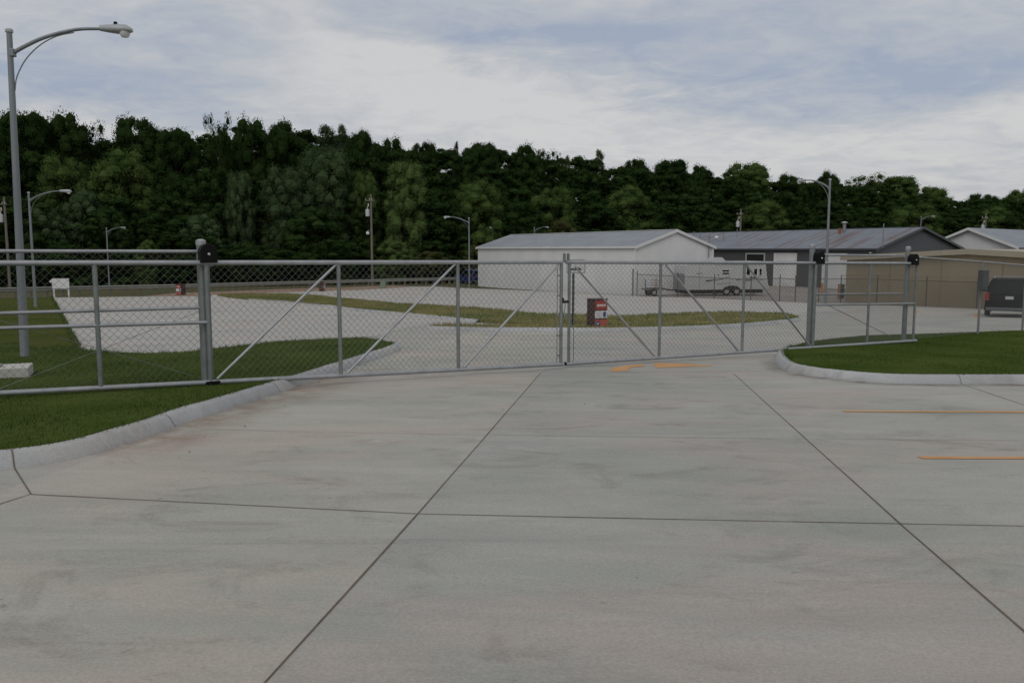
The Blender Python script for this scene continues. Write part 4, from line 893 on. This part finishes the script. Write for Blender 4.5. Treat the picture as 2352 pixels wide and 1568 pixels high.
# ------------------------------------------------------------------ vehicles
def wheel(root, c, r_, wd, axis_rz):
    Mx = Matrix.Rotation(axis_rz, 4, 'Z') @ Matrix.Rotation(R(90), 4, 'X')
    w_ = MB().lathe([(r_ * .55, -wd / 2), (r_ * .94, -wd / 2), (r_, -wd * .32), (r_, wd * .32), (r_ * .94, wd / 2), (r_ * .55, wd / 2)], c, 22, Mx).build('wheel', M_TYRE, root, True)
    MB().lathe([(r_ * .56, -wd / 2 - .004), (r_ * .5, -wd / 2 + .02), (.05, -wd / 2 + .01), (.05, wd / 2 - .01), (r_ * .5, wd / 2 - .02), (r_ * .56, wd / 2 + .004)], c, 18, Mx).build('rim', M_RIM, w_, True)
def make_suv(label, loc, rz, paint):      # local: nose towards +y, rear at y=0, base z=0
    root = thing('parked_car', label, 'car', loc, rz)
    Wd = .93
    sec = [(0.0, .42, .80, .96, .93), (.12, .30, 1.0, 1.0, .95), (1.0, .27, 1.02, 1.0, .955), (3.2, .27, 1.00, 1.0, .955), (4.2, .30, .96, .96, .92), (4.55, .40, .80, .90, .84)]
    vs = []; fs = []; n = 0
    for y, z0, z1, k0, k1 in sec:
        ring = [(-Wd * k0, z0), (-Wd * 1.0 * k1 - .03, z0 + .22), (-Wd * k1 - .02, z1 - .12), (-Wd * k1 + .05, z1), (Wd * k1 - .05, z1), (Wd * k1 + .02, z1 - .12), (Wd * k1 + .03, z0 + .22), (Wd * k0, z0)]
        n = len(ring); vs += [(x, y, z) for x, z in ring]
    for i in range(len(sec) - 1):
        for k in range(n): k2 = (k + 1) % n; fs.append((i * n + k, i * n + k2, (i + 1) * n + k2, (i + 1) * n + k))
    fs += [tuple(range(n)), tuple((len(sec) - 1) * n + k for k in range(n))]
    body = MB().add(vs, fs).build('body', paint, root, True)
    # cabin
    vs = []; fs = []
    for y, z, wx in ((.02, .98, .90), (.30, 1.62, .72), (.5, 1.70, .68), (2.3, 1.70, .68), (2.55, 1.64, .70), (3.35, .99, .88)):
        vs += [(-wx, y, z), (wx, y, z)]
    vs += [(-.90, .05, .95), (.90, .05, .95), (-.90, 3.3, .95), (.90, 3.3, .95)]
    fs = [(0, 1, 3, 2), (2, 3, 5, 4), (4, 5, 7, 6), (6, 7, 9, 8), (8, 9, 11, 10), (0, 2, 4, 6, 8, 10), (1, 11, 9, 7, 5, 3), (0, 10, 11, 1)]
    cab_ = MB().add(vs, fs).build('cabin', paint, root); md = cab_.modifiers.new('bevel', 'BEVEL'); md.width = .05; md.segments = 3; md.limit_method = 'ANGLE'
    MB().add([(-.74, .065, 1.06), (.74, .065, 1.06), (.62, .275, 1.54), (-.62, .275, 1.54)], [(0, 1, 2, 3)]).build('rear_window', M_GLASS, root).location = (0, -.028, .008)
    for s in (-1, 1):
        mb = MB(); mb.add([(s * .90, .45, 1.05), (s * .90, 2.9, 1.05), (s * .735, 2.45, 1.56), (s * .735, .55, 1.56)], [(0, 1, 2, 3)]); so = mb.build('side_window', M_GLASS, root); so.location = (s * .012, 0, 0)
        MB().box((s * .83, -.005, .90), (.17, .07, .36), 0, .02).build('tail_light', M_RED, root)
        MB().box((s * 1.02, 2.75, 1.08), (.18, .10, .13), 0, .03).build('mirror', paint, root)
        mb = MB(); mb.tube([(s * .60, .55, 1.76), (s * .60, 2.2, 1.76)], .022, 8)
        for yy in (.6, 1.35, 2.1): mb.box((s * .60, yy, 1.73), (.05, .07, .07))
        mb.build('roof_rail', M_GALV, root, True)
    mb = MB(); mb.tube([(-.6, .62, 1.775), (.6, .62, 1.775)], .018, 8); mb.build('roof_bar', M_GALV, root, True)
    MB().box((0, -.09, .36), (1.74, .20, .15), 0, .05).build('bumper', M_BUMP, root, True)
    MB().box((.03, -.012, .86), (.32, .02, .13), 0, .006).build('number_plate', M_PLATE, root)
    MB().box((.03, -.020, .955), (.40, .03, .035), 0, .01).build('tailgate_handle', M_CHASSIS, root)
    for s in (-1, 1):
        for y in (.85, 3.65): wheel(root, (s * .80, y, .34), .34, .22, R(90))
    return root
# the wheel axis must lie across the car (local x)
_sv = gp(2314, 729)
make_suv('dark maroon four wheel drive seen from behind at the right edge, beyond the fence', _sv, R(-31), M_SUV)
_bl = col_at(1094, 101); make_suv('dark blue car half hidden behind the left corner of the white shed', Vector((_bl.x + .4, _bl.y, _bl.z)), R(30), M_SUVB)
# travel trailer
pv = gp(1570, 683); dv = 69.4; p0 = col_at(1570, dv)
rv = thing('travel_trailer', 'white travel trailer with dark swoosh stripes and awning in the yard before the shed', 'trailer', p0, R(12))
Lr = 7.45; z0, z1 = .48, 2.88
sideP = [(0, z0), (Lr + .28, z0), (Lr + .05, z0 + 1.1), (Lr - .10, z1 - .3), (Lr - .35, z1), (.35, z1), (.08, z1 - .35), (0, z1 - 1.0)]
mb = MB(); mb.prism(sideP, 2.4, Matrix.Identity(4)); body = mb.build('body', M_RV, rv); md = body.modifiers.new('bevel', 'BEVEL'); md.width = .05; md.segments = 2
mb = MB(); mb.box((-.03, 1.2, 1.18), (.04, 2.3, 1.38), 0, .01); mb.build('front_shade_panel', M_RVG, rv)  # darker grey sheet paints the shadowed front end into the colour
mb = MB(); mb.tube([(2.55, -.08, z1 - .08), (6.9, -.08, z1 - .10)], .075, 10); aw = mb.build('awning', M_WHITEP, rv, True)
mb = MB()
for x in (2.58, 6.55): mb.tube([(x, -.06, z1 - .1), (x, -.06, z1 - (.5 if x < 3 else 1.35))], .035, 6)
mb.build('awning_arm', M_WHITEP, aw)
for x, z, ww, hh in ((3.65, 2.08, .62, .14), (3.65, 1.86, .62, .14), (5.72, 2.05, .30, .66), (6.42, 1.98, .34, .52), (6.85, 1.98, .20, .52)):
    f_ = MB().box((x, -.012, z), (ww + .08, .03, hh + .07), 0, .008).build('window', M_WHITEP, rv); MB().box((x, -.024, z), (ww, .02, hh)).build('pane', M_GLASS, f_)
f_ = MB().box((3.0, -.01, 1.72), (.10, .03, .13)).build('vent_cover', M_STRIPE, rv)
mb = MB()
def swoosh(pts, w0):
    w0 *= 1.1
    for i, (a, b_) in enumerate(zip(pts, pts[1:])):
        h0 = w0 * (1 - .7 * i / (len(pts) - 1)); mb.add([(a[0], -.012, a[1] - h0), (b_[0], -.012, b_[1] - h0 * .8), (b_[0], -.012, b_[1] + h0 * .8), (a[0], -.012, a[1] + h0)], [(0, 1, 2, 3)])
def swoosh_part(*l):
    global mb
    for p_, w_ in l:
        mb = MB(); swoosh(p_, w_); mb.build('stripe', M_STRIPE, rv)
swoosh_part(([(1.85, 1.24), (2.4, 1.29), (2.95, 1.33)], .055), ([(3.0, 1.36), (3.5, 1.44), (4.0, 1.56)], .035), ([(5.9, 1.50), (6.3, 1.46), (6.7, 1.40), (7.1, 1.27)], .05), ([(4.6, 1.30), (5.3, 1.38), (6.2, 1.52), (6.9, 1.60)], .03), ([(5.5, 1.24), (6.2, 1.33), (6.8, 1.36)], .035), ([(1.0, 1.86), (1.6, 1.88)], .018), ([(2.9, .98), (4.2, 1.06)], .015))

mb = MB(); mb.box((1.30, -.006, 1.50), (.025, .01, 2.0)); mb.box((4.02, -.006, 1.28), (.02, .01, 1.5)); mb.build('panel_joint', M_PIPE, rv)
mb = MB(); mb.prism([(2.7, z1), (2.85, z1 + .30), (3.7, z1 + .32), (4.05, z1)], .8, Matrix.Translation((0, .8, 0))); mb.build('air_conditioner', M_RV, rv)
mb = MB(); mb.box((3.7, 1.3, .33), (7.1, 2.1, .30)); mb.tube([(.1, .6, .45), (-1.1, 1.2, .45)], .05, 6); mb.tube([(.1, 1.8, .45), (-1.1, 1.2, .45)], .05, 6); mb.build('chassis_and_shade', M_CHASSIS, rv)  # box deepened below the frame; its black stands in for shade under the body
mb = MB(); mb.prism([(3.45 + .95 * (1 - math.cos(math.pi * k / 8)) * .85, z0 + .36 * math.sin(math.pi * k / 8)) for k in range(9)], .03, Matrix.Translation((0, -.02, 0))); mb.build('wheel_arch', M_CHASSIS, rv)
for x in (3.80, 4.72): wheel(rv, (x, .12, .35), .35, .22, 0)
for x in (3.80, 4.72): wheel(rv, (x, 2.28, .35), .35, .22, 0)
mb = MB(); mb.tube([(5.4, .3, 0), (5.6, .3, .45)], .04, 6); mb.tube([(6.4, .3, 0), (6.4, .3, .45)], .05, 6); mb.build('jack', M_WOOD, rv)
# small flat trailer
q = col_at(1508, 69.3); ut = thing('utility_trailer', 'small slat sided flat trailer parked against the white shed gable', 'trailer', q, R(10))
MB().box((0, .6, .55), (2.0, 1.3, .10)).build('bed', M_WOOD, ut)
MB().box((-.15, .5, .98), (1.6, .04, .8)).build('slat_gap_panel', M_RVG, ut)  # grey sheet added mid-bed to paint the dark gaps between the slats
for k in range(6): MB().box((-.15, .0, .75 + .13 * k), (1.7, .04, .075)).build('side_slat', M_WHITEP, ut)
for x in (-.85, -.1, .6): MB().box((x, .035, .95), (.06, .03, .85)).build('stake', M_CHASSIS, ut)
wheel(ut, (-.35, -.12, .30), .30, .18, 0); wheel(ut, (-.35, 1.32, .30), .30, .18, 0)
mb = MB(); mb.tube([(1.0, .1, .5), (1.9, .6, .45)], .04, 6); mb.tube([(1.0, 1.1, .5), (1.9, .6, .45)], .04, 6); mb.build('drawbar', M_CHASSIS, ut)
MB().tube([(-.18, -.06, .35), (-.16, -.06, 1.75)], .025, 6).build('pole', M_BOLL, ut)

# ------------------------------------------------------------------ wood: hill, trees
TREEL = [(-600, 82), (0, 92), (500, 101), (1070, 112), (1500, 146), (1900, 165), (2352, 190), (3000, 220)]
def lerp_tab(tab, x):
    if x <= tab[0][0]: return tab[0][1]
    for (x0, a), (x1, b_) in zip(tab, tab[1:]):
        if x <= x1: return a + (b_ - a) * (x - x0) / (x1 - x0)
    return tab[-1][1]
SKY = [(-400, 280), (-100, 262), (0, 275), (60, 252), (130, 250), (200, 265), (245, 295), (262, 322), (285, 285), (330, 258), (395, 278), (470, 300), (500, 262), (520, 255), (550, 275), (600, 266), (690, 285), (760, 285), (800, 282), (840, 295), (880, 312), (1000, 327), (1100, 322), (1200, 331), (1300, 350), (1380, 345), (1450, 366), (1560, 364), (1640, 390), (1700, 372), (1780, 396), (1880, 397), (1960, 402), (2060, 406), (2130, 427), (2200, 447), (2290, 441), (2352, 434), (2600, 440)]
def hill_z(px, d):
    D = lerp_tab(TREEL, px); k = max(0.0, d - D - 6); top = (575 - lerp_tab(SKY, px)) / F * (D + 60) + EYE - 11.5
    return -2.43 + max(0, min(1, k / 50)) ** 1.2 * max(2.0, top + 2.43)
mb = MB(); cols = list(range(-700, 3101, 100)); rows = [-2, 6, 16, 28, 40, 52, 60, 90, 140, 220]
vs = []; fs = []
for px in cols:
    D = lerp_tab(TREEL, px)
    for r_ in rows:
        d = D + r_; vs.append(((px - 1176) / F * d, d, hill_z(px, d) - (.02 if r_ > 0 else .12)))
nr = len(rows)
for i in range(len(cols) - 1):
    for j in range(nr - 1): fs.append((i * nr + j, (i + 1) * nr + j, (i + 1) * nr + j + 1, i * nr + j + 1))
struct(MB().add(vs, fs).build('hillside', M_HILL, smooth=True))

_cube = []
for ax in range(3):
    for sg in (-1, 1):
        for i in range(2):
            for j in range(2):
                q = []
                for (di, dj) in ((0, 0), (1, 0), (1, 1), (0, 1)):
                    p = [0, 0, 0]; p[ax] = sg; p[(ax + 1) % 3] = i + di - 1; p[(ax + 2) % 3] = j + dj - 1; p = np.array(p, float); q.append(p / np.linalg.norm(p))
                _cube.append(q)
_cube = np.array(_cube)
def crown_quads(seed, H, W, nclump, nleaf, lsize, shape='round', z_lo=.18, core=.78):
    g = np.random.default_rng(seed); out = []
    zs = g.uniform(z_lo, .97, nclump)
    for z in zs:
        t = (z - z_lo) / (1 - z_lo)
        if shape == 'round': env = math.sqrt(max(0, 1 - (2 * t - .92) ** 2 / 1.25)) if t < .97 else .2
        elif shape == 'oval': env = math.sin(math.pi * min(.97, .17 + .70 * t)) ** .6
        elif shape == 'spike': env = (1 - t) ** .65 * .95 + .06
        else: env = .65 + .5 * t - .55 * max(0, t - .75) * 4 * .4
        rad = W / 2 * env * math.sqrt(g.uniform(.15, 1.0)) ; a = g.uniform(0, 2 * math.pi)
        c = np.array([rad * math.cos(a), rad * math.sin(a), z * H]); cr = (W * g.uniform(.07, .16)) * (1 if core < .71 else .9) * (.75 if shape == 'spike' else 1)
        d = g.normal(size=(nleaf, 3)); d /= np.linalg.norm(d, axis=1)[:, None]; rr = cr * np.clip(g.normal(.96, .16, nleaf), .6, 1.4)
        P = c + d * rr[:, None] * np.array([1.1, 1.1, .8])
        if core: out.append(c + _cube * cr * core * (1 + .25 * np.sin(_cube * g.uniform(2, 4) + g.uniform(0, 6))) * np.array([1.1, 1.1, .8]))  # solid core added inside each clump to block light through the leaves
        nrm = d * 1.15 + g.normal(size=(nleaf, 3)) * .55 + np.array([0, 0, .25]); nrm /= np.linalg.norm(nrm, axis=1)[:, None]
        u = np.cross(nrm, g.normal(size=(nleaf, 3))); u /= np.linalg.norm(u, axis=1)[:, None]; v = np.cross(nrm, u)
        s = (lsize * g.uniform(.6, 1.3, nleaf))[:, None]
        out.append(np.stack([P - u * s, P - v * s * .55, P + u * s, P + v * s * .55], 1))
    return np.concatenate(out)
def trunk_mesh(name, H, W, seed, top=.8, lean=0.0):
    g = random.Random(seed); mb = MB(); pts = [Vector((lean * t * H + g.uniform(-.12, .12) * (t > 0), g.uniform(-.12, .12) * (t > 0), t * H * top - (.3 if t == 0 else 0))) for t in (0, .25, .5, .75, 1)]
    r0 = .018 * H; mb.tube(pts, [r0 * 1.15, r0 * .9, r0 * .7, r0 * .45, r0 * .15], 8)
    for k in range(7):
        t = g.uniform(.3, .85); b_ = pts[0].lerp(pts[-1], t); a = g.uniform(0, 6.28); ln = W * g.uniform(.25, .42)
        mb.tube([b_, b_ + Vector((math.cos(a) * ln * .5, math.sin(a) * ln * .5, ln * .45)), b_ + Vector((math.cos(a) * ln, math.sin(a) * ln, ln * .75))], [r0 * .4, r0 * .25, r0 * .06], 5)
    o = mb.build(name, M_BARK, None, True); me = o.data; bpy.data.objects.remove(o); return me
# shared crowns: (height 15, width 10)
KINDS = {}
for key, shape, n, nl, ls, zlo in (('round_a', 'round', 130, 230, .155, .13), ('round_b', 'round', 115, 240, .155, .15), ('round_c', 'round', 150, 210, .15, .10), ('oval_a', 'oval', 180, 160, .145, .06), ('oval_b', 'oval', 200, 150, .145, .10),
                                   ('spike_a', 'spike', 120, 90, .16, .05), ('open_a', 'open', 44, 130, .19, .45), ('open_b', 'open', 70, 110, .18, .35), ('bush', 'round', 150, 110, .18, .02)):
    Q = crown_quads(len(KINDS) * 7 + 3, 15, 10, n, nl, ls, shape, zlo, .4 if shape in ('open', 'spike') else .70)
    KINDS[key] = (Q, trunk_mesh('trunk', 15, 10, len(KINDS), .85))
CROWN_ME = {}
def crown_mesh(kind, tone):
    if (kind, tone) not in CROWN_ME: CROWN_ME[(kind, tone)] = npmesh('crown', KINDS[kind][0], 4, LEAF[tone])
    return CROWN_ME[(kind, tone)]
def tree(label, px, pytop, wpx, back, kind, tone, name='tree', cat='tree', group='trees of the wooded hillside'):
    d = lerp_tab(TREEL, px) + back; z = hill_z(px, d); x = (px - 1176) / F * d * 1.003; top = at(px, pytop, d).z; h = max(2.0, top - z); wd = wpx / F * d
    if name == 'tree' and h < wd * 1.25: z -= wd * 1.25 - h; h = wd * 1.25
    root = thing(name, label, cat, (x, d, z), random.uniform(0, 6.28), group); root.scale = (wd * .82 / 10, wd * .82 / 10, h * .955 / 15)
    for nm, me in (('trunk', KINDS[kind][1]), ('crown', crown_mesh(kind, tone))):
        c = bpy.data.objects.new(nm, me); COL.objects.link(c); c.parent = root
    return root
random.seed(12)
TREES = [
 ('broad dark tree on the skyline just right of the nearest street lamp', 80, 246, 165, 22, 'round_a', 'dark'),
 ('dark skyline tree left of the first deep notch in the tree line', 175, 250, 135, 24, 'round_c', 'dark'),
 ('thin topped dark tree overhanging the first notch of the skyline from the left', 222, 272, 80, 26, 'open_b', 'dark'),
 ('dark tree at the far left edge behind the nearest street lamp', -10, 272, 130, 18, 'round_b', 'dark'),
 ('tall dark tree on the skyline right of the first notch', 335, 254, 130, 24, 'round_b', 'dark'),
 ('dark shoulder tree on the skyline between the first notch and the loose tuft', 420, 286, 130, 22, 'round_a', 'dark'),
 ('tree with a loose ragged tuft standing up from the skyline', 518, 249, 66, 18, 'open_a', 'dark'),
 ('massive dark tree on the skyline right of the ragged tuft', 595, 264, 120, 22, 'round_c', 'dark'),
 ('dark rounded skyline tree left of the pale poplar tips', 662, 264, 110, 25, 'round_b', 'dark'),
 ('feathery pale tipped poplar tops on the skyline', 760, 273, 110, 34, 'spike_a', 'grey'),
 ('poplar with feathery tips beside the poplar tops on the skyline', 795, 272, 60, 36, 'spike_a', 'grey'),
 ('dark skyline tree where the ridge starts to fall to the right', 835, 291, 90, 30, 'round_a', 'dark'),
 ('skyline tree above the pale tall oval tree', 905, 312, 95, 34, 'round_c', 'dark'),
 ('skyline tree right of the one above the pale oval tree', 975, 318, 95, 36, 'round_b', 'dark'),
 ('small pointed conifer poking out of the ridge', 1051, 314, 34, 40, 'spike_a', 'dark'),
 ('round topped skyline tree right of the pointed conifer', 1112, 319, 90, 36, 'round_a', 'dark'),
 ('dark skyline tree over the left end of the white shed', 1205, 328, 100, 36, 'round_c', 'dark'),
 ('thin skyline tree with sky showing through above the shed roof', 1258, 337, 60, 38, 'open_b', 'dark'),
 ('spiky small tree on the ridge left of the tall spiky one', 1300, 348, 44, 40, 'spike_a', 'mid'),
 ('tall spiky tree standing clear of the ridge above the shed peak', 1372, 334, 62, 44, 'spike_a', 'mid'),
 ('rounded ridge tree above the dark shed gable', 1450, 359, 90, 40, 'round_b', 'dark'),
 ('rounded ridge tree right of the shed peak', 1535, 362, 110, 40, 'round_a', 'dark'),
 ('rounded ridge tree where the ridge steps down above the blue grey roof', 1602, 376, 80, 42, 'round_c', 'dark'),
 ('large pale brushy tree on the ridge above the blue grey roof', 1703, 365, 130, 34, 'oval_a', 'mid'),
 ('dark ridge tree behind the head of the right street lamp', 1800, 394, 90, 36, 'round_b', 'dark'),
 ('dark clumpy tree on the ridge touching the right street lamp pole', 1888, 390, 80, 36, 'round_c', 'dark'),
 ('feathery ridge tree right of the right street lamp', 1968, 396, 100, 38, 'open_b', 'mid'),
 ('pale rounded ridge tree right of the feathery one', 2050, 400, 100, 38, 'oval_b', 'mid'),
 ('low ridge tree before the last dip of the skyline', 2130, 424, 90, 40, 'round_a', 'mid'),
 ('low tree just right of the last dip of the skyline', 2240, 440, 90, 44, 'round_b', 'dark'),
 ('tree at the right edge of the skyline', 2325, 432, 100, 44, 'round_c', 'mid'),
 ('broad bright leafed tree standing out of the wood above the second street lamp', 300, 334, 175, 9, 'round_c', 'mid'),
 ('grey green tree left of the broad bright leafed one', 165, 345, 140, 11, 'round_b', 'mid'),
 ('dark tree in the wood right of the broad bright leafed one', 420, 385, 120, 9, 'oval_a', 'dark'),
 ('slender pale pointed tree in the wood above the left gate post', 562, 385, 72, 3, 'oval_b', 'grey'),
 ('grey green tree left of the tallest grey green tree in the middle of the wood', 660, 368, 125, 4, 'oval_a', 'grey'),
 ('tall grey green cottonwood in the middle of the wood left of the utility pole', 757, 332, 150, 5, 'oval_b', 'grey'),
 ('small mid green tree right of the tall grey green cottonwood', 842, 380, 80, 5, 'oval_a', 'mid'),
 ('pale tall oval tree right of the utility pole, the brightest in the wood', 935, 361, 112, 1, 'oval_b', 'light'),
 ('pale tree above the street lamp by the white shed', 1102, 402, 130, 0, 'oval_a', 'mid'),
 ('mid green tree in the wood above the left slope of the shed roof', 1270, 420, 120, 6, 'round_b', 'mid'),
 ('dim tree low in the wood above the shed peak', 1440, 420, 140, 6, 'round_c', 'mid'),
 ('mid green tree behind the utility pole above the blue grey roof', 1745, 455, 130, 4, 'round_a', 'mid'),
 ('mid green tree above the dark gable peak', 2090, 460, 140, 4, 'round_b', 'mid'),
 ('mid green tree above the white house roof', 2270, 470, 130, 6, 'round_c', 'mid'),
 ('soft grey green tree low at the left between the two nearest lamps', 112, 462, 100, 1, 'bush', 'grey'),
 ('low bushy tree behind the head of the second street lamp', 205, 430, 110, 3, 'bush', 'grey'),
 ('low grey green tree at the foot of the wood above the left gate post', 470, 488, 110, 0, 'bush', 'grey'),
 ('low leafy tree behind the small end-on street lamp', 262, 470, 100, 1, 'bush', 'dark'),
 ('leafy low tree between the left gate post and the utility pole', 720, 470, 150, -1, 'bush', 'dark'),
]
for t in TREES: tree(*t)
for lab, px, top, wpx, back, tone in (('bright green shrub right of the foot of the utility pole', 903, 548, 88, -6, 'light'), ('olive shrub between the bright shrub and the shed lamp', 990, 575, 100, -6, 'olive'),
        ('small bright shrub showing above the gate rail left of the post', 345, 548, 60, -5, 'mid'), ('yellow green shrub by the left corner of the white shed', 1088, 560, 50, -7, 'olive'), ('olive shrub showing just above the white shed roof', 1290, 500, 90, -3, 'olive'),
        ('low dark shrub behind the white two-legged board', 150, 580, 110, -5, 'dark'), ('low dark shrub at the foot of the wood left of the utility pole', 640, 570, 140, -5, 'dark'), ('low dark shrub behind the guardrail left of the post', 430, 585, 110, -5, 'dark')):
    tree(lab, px, top, wpx, back, 'bush', tone, 'shrub', 'shrub', 'shrubs along the foot of the wood')
# the rest of the wood reads as one dark mass
g = np.random.default_rng(21); parts = []
W_T = [crown_quads(100 + k, 15, 10, 84, 80, .22, 'round', .06, .72) for k in range(4)]
for row, (back, hlo, hhi) in enumerate(((-3, 3, 6), (5, 9, 13), (15, 10, 14), (27, 11, 15), (40, 11, 15), (54, 11, 15))):
    px = -420.0
    while px < 2800:
        D = lerp_tab(TREEL, px); d = D + back + g.uniform(-3, 3); z = hill_z(px, d); h = g.uniform(hlo, hhi)
        smax = max(lerp_tab(SKY, px + k) for k in (-50, -25, 0, 25, 50)) + 13 + g.uniform(0, 12); lim = at(px, smax, d).z
        h = min(h, lim - z); wd = g.uniform(6.0, 11.5) * (.8 if row == 0 else 1)
        if h > 2.2:
            if h < wd * 1.05: z -= wd * 1.05 - h; h = wd * 1.05
            Q = W_T[g.integers(4)]; a = g.uniform(0, 6.28); ca, sa = math.cos(a), math.sin(a)
            S = np.array([wd / 10, wd / 10, h / 15]); P = Q * S; P = np.stack([P[..., 0] * ca - P[..., 1] * sa, P[..., 0] * sa + P[..., 1] * ca, P[..., 2]], -1)
            parts.append(P + np.array([(px - 1176) / F * d, d, z]))
        px += wd * .62 / d * F
me = npmesh('woodland', np.concatenate(parts), 4, LEAF['dark']); o = bpy.data.objects.new('woodland', me); COL.objects.link(o)
tag(o, 'dense dark green wood covering the hillside behind the lots and buildings', 'woodland', None, 'stuff')
